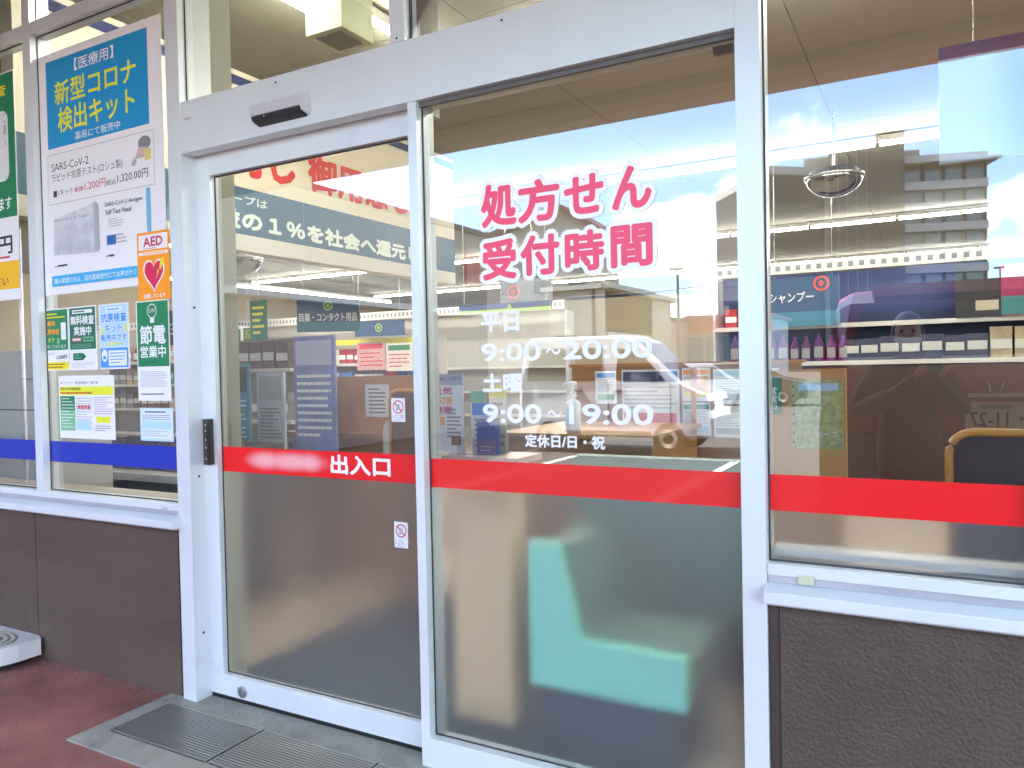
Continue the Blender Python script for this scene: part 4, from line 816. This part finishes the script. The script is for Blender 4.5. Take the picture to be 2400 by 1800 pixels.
# ------------------------------------------------------------------ vehicles outside (seen mirrored in the glass)
def car(name, lab, cat, loc, rz, prof, W_, belt, tum, paint, side_win, ws=None, rw=None, wheels=(.7, 2.5), wr=.29, lightz=.75):
    """prof: closed side outline (x forward, z up) starting at the rear bottom"""
    t = thing(name, lab, cat, loc, rz); hw = W_ / 2
    cx = sum(p[0] for p in prof) / len(prof); cz = sum(p[1] for p in prof) / len(prof)
    def half(z): return hw * (1 - max(0, z - belt) * tum)
    bm = bmesh.new(); rows = []
    for s, ins in ((-1, .06), (-1, .0), (1, .0), (1, .06)):
        row = []
        for x, z in prof:
            k = 1 - ins / 1.2 if ins else 1
            xx, zz = cx + (x - cx) * k, cz + (z - cz) * k
            yy = s * (half(z) - (0 if ins else .07)); row.append(bm.verts.new((xx, yy, zz)))
        rows.append(row)
    n = len(prof)
    for a, b in zip(rows, rows[1:]):
        for i in range(n): bm.faces.new((a[i], a[(i + 1) % n], b[(i + 1) % n], b[i]))
    bm.faces.new(rows[0]); bm.faces.new(rows[-1][::-1])
    obj('body', bm, paint, t)
    for s in (-1, 1):
        for q in side_win:
            bm = bmesh.new(); quad(bm, [(x, s * (half(z) + .004), z) for x, z in q]); obj('side_window', bm, CARGLASS, t)
    for q in (ws, rw):
        if q:
            (xa, za), (xb, zb) = q; bm = bmesh.new(); dx, dz = xb - xa, zb - za; l = math.hypot(dx, dz); nx, nz = -dz / l * .008, dx / l * .008
            if nx * (1 if q is ws else -1) < 0: nx, nz = -nx, -nz
            quad(bm, [(xa + nx, -half(za) + .1, za + nz), (xa + nx, half(za) - .1, za + nz), (xb + nx, half(zb) - .12, zb + nz), (xb + nx, -half(zb) + .12, zb + nz)])
            obj('windscreen' if q is ws else 'rear_window', bm, CARGLASS, t)
    for wx in wheels:
        for s in (-1, 1):
            w = obj('wheel', lathe(bmesh.new(), [(wr * .62, -.09), (wr * .95, -.09), (wr, -.06), (wr, .06), (wr * .95, .09), (wr * .62, .09)], 24, (wx, s * (hw - .08), wr), 'y'), mat('tyre_rubber', (.02, .02, .02), .8), t)
            obj('rim', lathe(bmesh.new(), [(wr * .6, -.08), (wr * .55, -.1), (.05, -.085), (.05, .085), (wr * .55, .1), (wr * .6, .08)], 16, (wx, s * (hw - .08), wr), 'y'), SILVER, w)
    xf = max(p[0] for p in prof)
    for s in (-1, 1):
        obj('headlight', B(xf - .12, xf + .012, s * hw * .78 - .13, s * hw * .78 + .13, lightz - .07, lightz + .07), mat('headlight_glass', (.3, .31, .33), .1, coat=.5), t, bevel=.02)
    return t
CWHITE = mat('white_car_paint', (.6, .61, .62), .25, coat=.8)
CSILV = mat('silver_car_paint', (.42, .43, .45), .25, .5, coat=.8)
CRED = mat('dark_red_car_paint', (.30, .022, .028), .25, coat=.8)
CDARK = mat('dark_car_paint', (.03, .035, .045), .25, coat=.8)
def ccar(paint_name): return {'white': CWHITE, 'silver': CSILV, 'dark': CDARK}[paint_name]
# white kei van
van = car('delivery_van', 'white boxy van parked side on, mirrored behind the opening hours lettering', 'van', (-6.5, -10.4, 0), 0,
    [(.05, .28), (0, .5), (.02, 1.2), (.12, 1.88), (.3, 1.98), (1.95, 1.97), (2.2, 1.88), (2.95, 1.18), (3.35, .98), (3.42, .6), (3.38, .28)], 1.48, 1.15, .12, CWHITE,
    [[(.2, 1.22), (.95, 1.22), (.95, 1.78), (.26, 1.78)], [(1.02, 1.22), (1.62, 1.22), (1.62, 1.78), (1.02, 1.78)], [(1.86, 1.22), (2.72, 1.2), (2.3, 1.66), (1.9, 1.76)]], ((2.24, 1.84), (2.92, 1.2)), None, (.62, 2.75), .27, .8)
for s_ in (-1, 1):
    for x_ in (.98, 1.72, 2.78):
        obj('door_gap', B(x_, x_ + .014, s_ * .742 - .003, s_ * .742 + .003, .42, 1.18), RUB, van)
    for x_ in (1.1, 1.85): obj('door_handle', B(x_, x_ + .16, s_ * .742 - .02, s_ * .742 + .02, 1.03, 1.06), BLACK, van)
    obj('wing_mirror', B(2.5, 2.62, s_ * .84 - .07, s_ * .84 + .07, 1.2, 1.38), BLACK, van, bevel=.02)
    obj('sill_trim', B(.9, 2.45, s_ * .742 - .006, s_ * .742 + .006, .3, .38), BLACK, van)
HATCH = [(.1, .25), (0, .45), (.03, .95), (.35, 1.4), (.7, 1.5), (1.9, 1.5), (2.8, 1.0), (3.7, .82), (3.85, .55), (3.8, .25)]
HW = [[(.45, .98), (1.3, .98), (1.3, 1.38), (.62, 1.38)], [(1.38, .98), (2.5, .98), (1.95, 1.38), (1.38, 1.38)]]
def hatch(lab, u, v, Y, rz, pn, grp='cars parked across the car park'):
    p = MR(u, v, Y); car('parked_car', lab, 'car', (p.x, p.y, 0), rz, HATCH, 1.68, .9, .22, ccar(pn), HW, ((1.95, 1.46), (2.75, 1.02)), ((.08, 1.0), (.4, 1.4)), (.7, 3.05), .3, .68)['group'] = grp
hatch('silver hatchback just ahead of the white van', 1520, 900, 23, R(-55), 'silver'); hatch('white hatchback at the right edge of the tall window', 1610, 880, 28, R(-50), 'white'); hatch('dark hatchback far back near the red fascia store', 1640, 870, 28, R(0), 'dark'); hatch('silver car parked before the yellow sign', 1500, 870, 30, R(15), 'silver'); hatch('white car far right beneath the hotel', 2330, 870, 40, R(180), 'white')
# dark red minivan right behind the photographer, rear to the shop
mv = thing('minivan', 'dark red minivan parked with its rear to the shop, mirrored in the right window', 'minivan', (.33, -3.2, 0), R(180))   # local -y faces the shop
hw = 1.02
def mvp(z): return hw * (1 - max(0, z - 1.1) * .13)
bm = bmesh.new(); prof = [(.06, .3), (0, .42), (-.02, .75), (.0, 1.05), (.03, 1.45), (.14, 1.84), (.3, 1.93), (2.5, 1.9), (3.4, 1.2), (4.1, 1.0), (4.25, .5), (4.2, .3)]
rows = []
for s, ins in ((-1, 1), (-1, 0), (1, 0), (1, 1)):
    rows.append([bm.verts.new((s * (mvp(z) - (0 if ins else .1)), y + (.07 if ins and y < 1 else 0), z - (.04 if ins and z > 1.6 else 0))) for y, z in prof])
for a, b in zip(rows, rows[1:]):
    for i in range(len(prof)): j = (i + 1) % len(prof); bm.faces.new((a[i], a[j], b[j], b[i]))
bm.faces.new(rows[0]); bm.faces.new(rows[-1][::-1]); body = obj('body', bm, CRED, mv, bevel=.025)
obj('rear_window', prism(bmesh.new(), [(-.82, 1.48), (.82, 1.48), (.74, 1.82), (-.74, 1.82)], -.02, .02), CARGLASS, mv)
for v in mv.children[-1].data.vertices: v.co.y += (v.co.z - 1.45) * .27 + .012
obj('window_sill', B(-.85, .85, -.018, .03, 1.445, 1.475), mat('pale_bar', (.7, .8, .78), .2, .3, coat=.5), mv, bevel=.006)  # pale mint bar along the lower edge of the rear window
obj('spoiler', B(-.68, .68, .02, .32, 1.87, 1.945), CRED, mv, bevel=.02)
obj('garnish', B(-.42, .42, -.035, -.0, 1.215, 1.24), SILVER, mv, bevel=.004)
obj('bumper', B(-1.0, 1.0, -.1, .1, .42, .98), mat('grey_bumper', (.15, .14, .15), .4), mv, bevel=.05, seg=3)
for s in (-1, 1):
    obj('tail_light', B(s * .93 - .07, s * .93 + .07, .0 - .008, .1, 1.0, 1.55), mat('tail_light_red', (.3, .01, .012), .15, coat=.6), mv, bevel=.015)
    for y in (.75, 3.45):
        w = obj('wheel', lathe(bmesh.new(), [(.2, -.1), (.3, -.1), (.32, -.07), (.32, .07), (.3, .1), (.2, .1)], 24, (s * .9, y, .32), 'x'), MATS['tyre_rubber'], mv); obj('rim', lathe(bmesh.new(), [(.19, -.09), (.18, -.11), (.05, -.09), (.05, .09), (.18, .11), (.19, .09)], 16, (s * .9, y, .32), 'x'), SILVER, w)
em = bmesh.new(); tube(em, [(-.04, -.025, 1.31), (-.028, -.025, 1.25)], .006, 6); tube(em, [(.04, -.025, 1.31), (.028, -.025, 1.25)], .006, 6); tube(em, [(-.034, -.025, 1.282), (.034, -.025, 1.282)], .006, 6); obj('emblem', em, SILVER, mv)
pl = obj('number_plate', B(-.165, .165, -.045, -.035, 1.02, 1.185), mat('plate_white', (.5, .5, .46), .4), mv, bevel=.004)
f = Flat(pl, y=-.0465); f.text('・11-27', -.14, 1.035, .14, 1.125, INK, .02); f.lines(-.08, 1.14, .08, 1.172, 1, GREYINK, .7)

# ------------------------------------------------------------------ photographer
def skin(name, V, E, rad, m, parent, sub=2, root=0):
    me = bpy.data.meshes.new(name); me.from_pydata(V, E, []); o = bpy.data.objects.new(name, me); COL.objects.link(o)
    sk = o.modifiers.new('s', 'SKIN'); sb = o.modifiers.new('d', 'SUBSURF'); sb.levels = sb.render_levels = sub; sk.branch_smoothing = .4
    for i, r in enumerate(rad):
        d = me.skin_vertices[0].data[i]; d.radius = r if isinstance(r, tuple) else (r, r); d.use_root = (i == root)
    bpy.context.view_layer.update()
    m2 = bpy.data.meshes.new_from_object(o.evaluated_get(bpy.context.evaluated_depsgraph_get())); bpy.data.objects.remove(o)
    for p in m2.polygons: p.use_smooth = True
    m2.materials.clear(); m2.materials.append(m); r = link(name, m2, parent); return r
pe = thing('person', 'person in a long dark brown coat holding up a phone, mirrored in the right window', 'person', (-.13, -2.66, 0))
SKIN = mat('skin', (.45, .27, .2), .5, spec=.3); COAT = mat('dark_brown_coat', (.06, .034, .03), .85, noise=.2, nscale=25)
# local: +y faces the shop, x to the right of the mirrored picture
V = [(0, 0, .93), (0, -.01, 1.12), (0, 0, 1.32), (0, .0, 1.42), (0, .02, 1.49),
     (-.17, .0, 1.39), (-.25, .04, 1.15), (-.05, .24, 1.27), (.04, .31, 1.36),
     (.17, .0, 1.39), (.24, .05, 1.15), (.19, .24, 1.28), (.155, .31, 1.37),
     (-.09, 0, .86), (-.10, .02, .47), (-.10, -.02, .08), (-.10, .09, .035), (.09, 0, .86), (.10, .02, .47), (.10, -.02, .08), (.10, .09, .035)]
E = [(0, 1), (1, 2), (2, 3), (3, 4), (3, 5), (5, 6), (6, 7), (7, 8), (3, 9), (9, 10), (10, 11), (11, 12), (0, 13), (13, 14), (14, 15), (15, 16), (0, 17), (17, 18), (18, 19), (19, 20)]
rad = [(.15, .12), (.14, .11), (.16, .115), (.09, .08), .055, .075, .052, .04, .03, .075, .052, .04, .03, .085, .06, .042, .035, .085, .06, .042, .035]
skin('body', V, E, rad, mat('dark_trousers', (.02, .02, .024), .8), pe)
# coat: torso and sleeves over the body
V2 = [(0, 0, .72), (0, 0, .95), (0, -.005, 1.15), (0, 0, 1.32), (0, .0, 1.42), (-.18, .0, 1.385), (-.265, .03, 1.15), (-.08, .215, 1.25), (.18, .0, 1.385), (.255, .04, 1.15), (.205, .215, 1.26)]
skin('coat', V2, [(0, 1), (1, 2), (2, 3), (3, 4), (4, 5), (5, 6), (6, 7), (4, 8), (8, 9), (9, 10)], [(.21, .16), (.185, .14), (.17, .13), (.185, .135), (.1, .095), .095, .07, .058, .095, .07, .058], COAT, pe)
hp = bmesh.new(); bmesh.ops.create_uvsphere(hp, u_segments=24, v_segments=16, radius=1)
for v in hp.verts:
    x, y, z = v.co; w = 1 - .18 * max(0, -z); v.co = Vector((x * .077 * w, y * .095 * (1 - .1 * max(0, -z)), z * .118)) + Vector((0, .035, 1.60))
obj('head', hp, SKIN, pe, smooth=True)
bm = bmesh.new(); prism(bm, [(.128, 1.615), (.15, 1.583), (.126, 1.578)], -.014, .014, 'x'); obj('nose', bm, SKIN, pe, bevel=.004)
for s in (-1, 1):
    ey = bmesh.new(); bmesh.ops.create_uvsphere(ey, u_segments=10, v_segments=8, radius=.012, matrix=Matrix.Translation((s * .031, .118, 1.618))); obj('eye', ey, BLACK, pe, smooth=True)
    er = bmesh.new(); bmesh.ops.create_uvsphere(er, u_segments=10, v_segments=8, radius=1, matrix=Matrix.Translation((s * .078, .03, 1.6)) @ Matrix.Diagonal((.012, .02, .032, 1))); obj('ear', er, SKIN, pe, smooth=True)
hm = bmesh.new(); bmesh.ops.create_uvsphere(hm, u_segments=24, v_segments=16, radius=1)
for v in hm.verts:
    x, y, z = v.co; v.co = Vector((x * .088, y * .106 - .012, z * .125)) + Vector((0, .035, 1.612))
bmesh.ops.delete(hm, geom=[v for v in hm.verts if v.co.y > .085 and v.co.z < 1.665 or v.co.z < 1.53], context='VERTS'); obj('hair', hm, mat('dark_hair', (.02, .015, .013), .5, noise=.3, nscale=40), pe, smooth=True)
mk = bmesh.new(); bmesh.ops.create_uvsphere(mk, u_segments=24, v_segments=16, radius=1)
for v in mk.verts:
    x, y, z = v.co; w = 1 - .18 * max(0, -z); v.co = Vector((x * .081 * w, y * .103, z * .118)) + Vector((0, .037, 1.60))
bmesh.ops.delete(mk, geom=[v for v in mk.verts if v.co.z > 1.585 or v.co.z < 1.495 or v.co.y < .04], context='VERTS'); obj('face_mask', mk, mat('pale_teal_mask', (.55, .68, .66), .7), pe, smooth=True)
# hands: palm and five fingers each, closing round the phone edges
def hand(s, wx):   # s=-1 left edge, +1 right edge of the phone (local coordinates of the person)
    px = .13 + s * .046
    V = [(wx, .31, 1.365), (px + s * .016, .345, 1.395), (px + s * .014, .348, 1.43)]
    E = [(0, 1), (1, 2)]; r = [(.026, .018), (.026, .014), (.024, .012)]
    for i in range(4):
        z = 1.395 + i * .019; n = len(V); ln = (.9, 1, .97, .8)[i]
        V += [(px + s * .018, .355, z), (px + s * .013, .362 + .006, z + .004), (px - s * .018 * ln, .3665, z + .006)]
        E += [(1 if i < 2 else 2, n), (n, n + 1), (n + 1, n + 2)]; r += [.009, .0085, .0075]
    n = len(V); V += [(px + s * .012, .338, 1.41), (px - s * .004, .336, 1.435), (px - s * .016, .339, 1.455)]; E += [(1, n), (n, n + 1), (n + 1, n + 2)]; r += [.011, .0095, .008]
    skin('hand', V, E, r, SKIN, pe, 1)
hand(-1, .04); hand(1, .155)
ph = thing('phone', 'black smartphone held up by the person in brown, at the mirror centre', 'phone', (0, 0, 0))
obj('case', B(-.038, .038, -2.3, -2.2915, 1.385, 1.545), mat('phone_teal', (.02, .09, .1), .35), ph, bevel=.003); obj('screen', B(-.035, .035, -2.3012, -2.3003, 1.39, 1.54), BLACK, ph); obj('phone_lens', lathe(bmesh.new(), [(.008, 0), (.008, .002), (.005, .0022)], 16, (.018, -2.2912, 1.525), 'y'), CARGLASS, ph)

# ------------------------------------------------------------------ buildings across the car park
EXTB = mat('wing_beige', (.30, .265, .215), .8, noise=.05, nscale=1.5)
DKCAP = mat('dark_coping', (.05, .045, .045), .6)
wg = thing('side_wing', 'beige shop wing with dark roof edge running along the left of the car park', 'building')
obj('wall', B(-16, -10, -14.6, -.02, 0, 4.8), EXTB, wg); obj('coping', B(-16, -9.94, -14.66, -.02, 4.8, 4.93), DKCAP, wg)
obj('awning', B(-9.995, -9.6, -14.6, -3.4, 2.72, 2.84), mat('pale_awning', (.62, .58, .5), .6), wg); obj('shaded_lower_wall', B(-9.998, -9.97, -14.5, -3.4, .0, 2.715), mat('mauve_shaded_wall', (.2, .17, .165), .7, noise=.04, nscale=2), wg)  # mauve-grey of the lower wall includes the shade under the awning
obj('wall_sign', B(-9.99, -9.9, -14.2, -13.5, 3.5, 4.3), mat('wall_sign_red', (.4, .03, .035), .5), wg)
for y in (-5.5, -8, -10.5): obj('wall_joint', B(-9.999, -9.995, y, y + .02, 3.29, 4.79), GREYP, wg)
def block(name, lab, u0, u1, vtop, Y, depth, m, floors=0, roofm=None):
    a, b = MR(u0, vtop, Y), MR(u1, vtop, Y); t = thing(name, lab, 'building'); hgt = max(a.z, b.z)
    obj('wall', B(min(a.x, b.x), max(a.x, b.x), a.y - depth, a.y, 0, hgt), m, t)
    obj('roof', B(min(a.x, b.x) - .3, max(a.x, b.x) + .3, a.y - depth - .3, a.y + .3, hgt, hgt + .02 * hgt + .1), roofm or DKCAP, t); return t, min(a.x, b.x), max(a.x, b.x), a.y, hgt
# gabled building behind the heading letters
a = MR(1312, 492, 38); b = MR(1400, 545, 38); c = MR(1130, 545, 38)
t = thing('gabled_building', 'beige gabled building with dark red roof, mirrored between the heading letters', 'building')
obj('wall', prism(bmesh.new(), [(c.x, 0), (b.x, 0), (b.x, b.z), (a.x, a.z), (c.x, b.z)], a.y - 3, a.y), mat('brownish_wall', (.36, .31, .25), .8, noise=.05, nscale=1), t)
obj('roof', prism(bmesh.new(), [(a.x, a.z + .35), (b.x + .5, b.z + .1), (b.x + .5, b.z - .25), (a.x, a.z + .02), (c.x - .6, b.z - .1), (c.x - .6, b.z + .25)], a.y - 3.3, a.y + .4), mat('dark_red_roof', (.12, .03, .03), .6), t)
for i in range(3): obj('window', B(c.x + 1.2 + i * 2.1, c.x + 2.2 + i * 2.1, a.y + .0, a.y + .05, b.z - 3, b.z - 1.7), CARGLASS, t)
# beige building with the glazed end
t, x0, x1, yy, hh = block('corner_building', 'beige flat roofed building with a glazed blue end, above the white van', 1288, 1418, 685, 30, 9, mat('cream_wall', (.55, .47, .35), .8, noise=.04, nscale=1), roofm=mat('cream_roof', (.6, .54, .42), .7))
obj('pipe', B(x1 - .55, x1 - .45, yy + .001, yy + .1, 0, hh), DKCAP, t)
e = MR(1525, 712, 36); g_ = obj('end_wall', prism(bmesh.new(), [(x1, yy), (e.x, e.y), (e.x - 1, e.y - 3), (x1, yy - 6)], hh * .62, hh, 'z'), MATS['cream_wall'], t)
obj('end_glazing', prism(bmesh.new(), [(x1 + .05, yy - .1), (e.x - .1, e.y - .05), (e.x - 1, e.y - 2.6), (x1, yy - 5)], hh * .40, hh * .619, 'z'), mat('blue_glazing', (.09, .14, .2), .1, coat=.5), t)
obj('end_canopy', prism(bmesh.new(), [(x1, yy + .4), (e.x + .3, e.y + .2), (e.x - 1, e.y - 3.4), (x1, yy - 6.4)], hh * .99, hh * 1.06, 'z'), MATS['cream_roof'], t)
obj('window', B(x0 + .3, x0 + 1.2, yy + .001, yy + .06, hh * .35, hh * .6), CARGLASS, t)
# store with red fascia
def store(lab, u0, u1, v0, v1, Y):
    t, x0, x1, yy, hh = block('red_fascia_store', lab, u0, u1, v0, Y, 8, mat('grey_white_wall', (.5, .52, .52), .7), roofm=mat('fascia_red_cap', (.3, .02, .025), .5))
    z1 = MR((u0 + u1) / 2, v1, Y).z; obj('fascia', B(x0 - .2, x1 + .2, yy + .001, yy + .5, z1, hh), mat('fascia_red', (.38, .025, .03), .5), t)
    n = max(3, int((x1 - x0) / 1.8)); w = (x1 - x0) / n
    for i in range(n): obj('window', B(x0 + i * w + .1, x0 + (i + 1) * w - .1, yy + .001, yy + .05, .4, z1 - .3), mat('shop_window', (.12, .17, .22), .12, coat=.4), t)
store('low store with long dark red fascia behind the light pole', 1580, 1800, 752, 778, 52); store('low red fascia shop behind the white van roof', 1296, 1400, 768, 786, 40)
t, x0, x1, yy, hh = block('black_tower_sign', 'black sign tower at the right edge of the tall window', 1709, 1735, 714, 44, 1.0, mat('black_cladding', (.02, .022, .03), .5)); t['category'] = 'sign tower'
obj('teal_foot', B(x0 - .02, x1 + .02, yy + .001, yy + .05, hh * .45, hh * .6), mat('foot_teal', (.03, .12, .12), .5), t)
t, x0, x1, yy, hh = block('yellow_shop', 'small shop with yellow stepped sign boards beyond the van', 1508, 1556, 752, 46, 5, mat('pinkish_wall', (.45, .3, .26), .8))
for i in range(4): obj('sign_board', B(x0 + .1 * i, x1 - .15 * i, yy + .001, yy + .1, hh - 1.6 + i * .42, hh - 1.3 + i * .42), mat('mustard_print', (.5, .4, .04), .5) if i > 1 else mat('red_board', (.35, .06, .04), .5), t)
t, x0, x1, yy, hh = block('pink_roof_house', 'low house with flat pink red roof beyond the light pole', 1612, 1690, 747, 62, 7, MATS['pinkish_wall'], roofm=mat('pink_roof', (.42, .13, .1), .6)); obj('antenna', tube(bmesh.new(), [((x0 + x1) / 2, yy - 2, hh), ((x0 + x1) / 2, yy - 2, hh + 2.4)], .06, 6), STEEL, t)
for i in range(3): obj('window', B(x0 + .8 + i * 2, x0 + 2 + i * 2, yy + .001, yy + .05, hh - 2.3, hh - 1), CARGLASS, t)
t, x0, x1, yy, hh = block('brown_block', 'low brown building left of the yellow signs', 1428, 1510, 762, 55, 6, mat('brown_wall', (.24, .16, .13), .8))
for i in range(5): obj('window', B(x0 + .5 + i * 1.9, x0 + 1.6 + i * 1.9, yy + .001, yy + .05, hh - 2.4, hh - 1), CARGLASS, t)
def lamp_post(lab, u, v, Y):
    p = MR(u, v, Y); t = thing('lamp_post', lab, 'lamp post', (p.x, p.y, 0)); obj('pole', tube(bmesh.new(), [(0, 0, 0), (0, 0, p.z)], [.09, .055], 10), mat('grey_pole', (.12, .12, .13), .5), t)
    obj('lamp_head', B(-.35, .25, -.13, .13, p.z, p.z + .14), MATS['grey_pole'], t, bevel=.03)
lamp_post('tall slim lamp post mirrored right of the opening hours', 1587, 632, 34); lamp_post('short lamp post mirrored at the right edge, beside the hotel', 2344, 630, 60)
for i, (u0, v0, u1, v1, Y) in enumerate(((1525, 716, 1760, 735, 42), (1525, 728, 1760, 742, 42), (1390, 700, 1760, 655, 48), (1395, 690, 1760, 640, 48), (1520, 733, 1760, 728, 44))):
    a, b = MR(u0, v0, Y), MR(u1, v1, Y + 3); d = (b - a)
    pts = [a + d * (k / 10 * 1.6 - .3) - Vector((0, 0, .4 * (1 - (k / 5 - 1) ** 2))) for k in range(11)]
    tag(obj('power_line', tube(bmesh.new(), pts, .022, 5), BLACK), ['lowest sagging wire just above the red fascia store', 'second wire above the red fascia store', 'wire rising to the right across the pale sky', 'uppermost wire rising across the pale sky', 'faint wire falling to the right near the black sign'][i], 'wire', 'overhead wires')
# hotel
ang = math.atan((2035 - 1200) / 1800) - math.atan(.4816 / .8761)
dv = Vector((math.sin(ang), math.cos(ang), 0)); rv = Vector((math.cos(ang), -math.sin(ang), 0))
ZC = 125 / math.cos(math.atan((2035 - 1200) / 1800))
O = Vector((0, CAM.y, 0)) + dv * ZC; SC = math.cos(math.atan((2035 - 1200) / 1800))
def H(x, d, z):
    p = O + rv * x * SC + dv * d; return Vector((p.x, 2 * YG - p.y, (z - 1.45) * 1.0 * SC * .0 + z))
def hbox(bm, pts, z0, z1):
    r0 = [bm.verts.new(H(x, d, z0)) for x, d in pts]; r1 = [bm.verts.new(H(x, d, z1)) for x, d in pts]; bm.faces.new(r0); bm.faces.new(r1[::-1])
    for i in range(len(pts)): j = (i + 1) % len(pts); bm.faces.new((r0[i], r0[j], r1[j], r1[i]))
    return bm
ht = thing('hotel_building', 'tall hotel with dark brown tower and balcony wings, mirrored in the right window', 'hotel')
HB = mat('hotel_dark_tile', (.05, .04, .034), .7, noise=.06, nscale=.3); HG = mat('hotel_grey_slab', (.36, .34, .32), .7, noise=.05, nscale=.4); HL = mat('hotel_light_tile', (.24, .22, .19), .7, noise=.08, nscale=.5); HW_ = mat('hotel_window', (.07, .12, .13), .1, coat=.5); HD = mat('hotel_recess', (.045, .036, .03), .6)
bm = bmesh.new(); hbox(bm, [(-6, -1.5), (1.6, -1.5), (1.6, 9), (-6, 9)], 0, 35.8); obj('tower', bm, HB, ht)
bm = bmesh.new(); hbox(bm, [(1.6, -1.9), (6.05, -1.9), (6.05, 9), (1.6, 9)], 0, 38.2); obj('tower', bm, HB, ht)
bm = bmesh.new(); hbox(bm, [(-10.3, -.6), (-6, -.6), (-6, 8), (-10.3, 8)], 0, 35.3); obj('stair_block', bm, HL, ht)
bm = bmesh.new(); hbox(bm, [(6.1, 0), (8.5, .5), (8.5, 5), (6.1, 5)], 32.9, 34.8); obj('roof_box', bm, HL, ht)
def wing(p0, dirx, L_, ztop, name):
    c, s = dirx; nx, nd = (s, -c) if name == 'right' else (-s * -1, -c)
    def q(l, o): return (p0[0] + c * l + nx * o, p0[1] + s * l + nd * o)
    core = bmesh.new(); hbox(core, [q(0, -1), q(L_, -1), q(L_, -12), q(0, -12)], 0, ztop); obj('wing_wall', core, HD, ht)
    bm = bmesh.new(); k = 0
    z = ztop - .9
    hbox(bm, [q(0, .9), q(L_ + (2.0 if name == 'right' else .3), .9), q(L_ + .6, -12), q(0, -12)], ztop, ztop + .35)
    hbox(bm, [q(0, .1), q(L_ + .05, .1), q(L_ + .05, -12), q(0, -12)], ztop + .35, ztop + 1.3)
    while z > 4:
        hbox(bm, [q(0, .35), q(L_ + .05, .35), q(L_ + .05, -1.2), q(0, -1.2)], z - 3.3, z - 2.0); z -= 3.3
    obj('balcony_slab', bm, HG, ht)
    n = int(L_ / 3.2); z = ztop - .9
    while z > 6:
        bm = bmesh.new()
        for i in range(n):
            a = i * L_ / n + .3; b = (i + 1) * L_ / n - .5; hbox(bm, [q(a, -.75), q(b, -.75), q(b, -1.05), q(a, -1.05)], z - 1.98, z - .1)
        obj('window_row', bm, HW_, ht); z -= 3.3
    bm = bmesh.new()
    for i in range(n + 1): l = min(i * L_ / n, L_ - .1); hbox(bm, [q(l, -.3), q(l + .15, -.3), q(l + .15, -1.1), q(l, -1.1)], 0, ztop)
    obj('party_fin', bm, HD, ht)
wing((6.06, 0.0), (math.cos(R(12.5)), math.sin(R(12.5))), 13.2, 32.6, 'right')
wing((-6.0, 0.0), (-math.sin(R(35)), math.cos(R(35))), 22, 32.2, 'left')
bm = bmesh.new()
for x in (-4.6, -3.05, -1.5, 0.1): hbox(bm, [(x, -1.62), (x + .08, -1.62), (x + .08, -1.5), (x, -1.5)], 4, 35.8)
obj('tower_strip', bm, mat('pale_line', (.45, .43, .4), .6), ht)
print('products', NP)
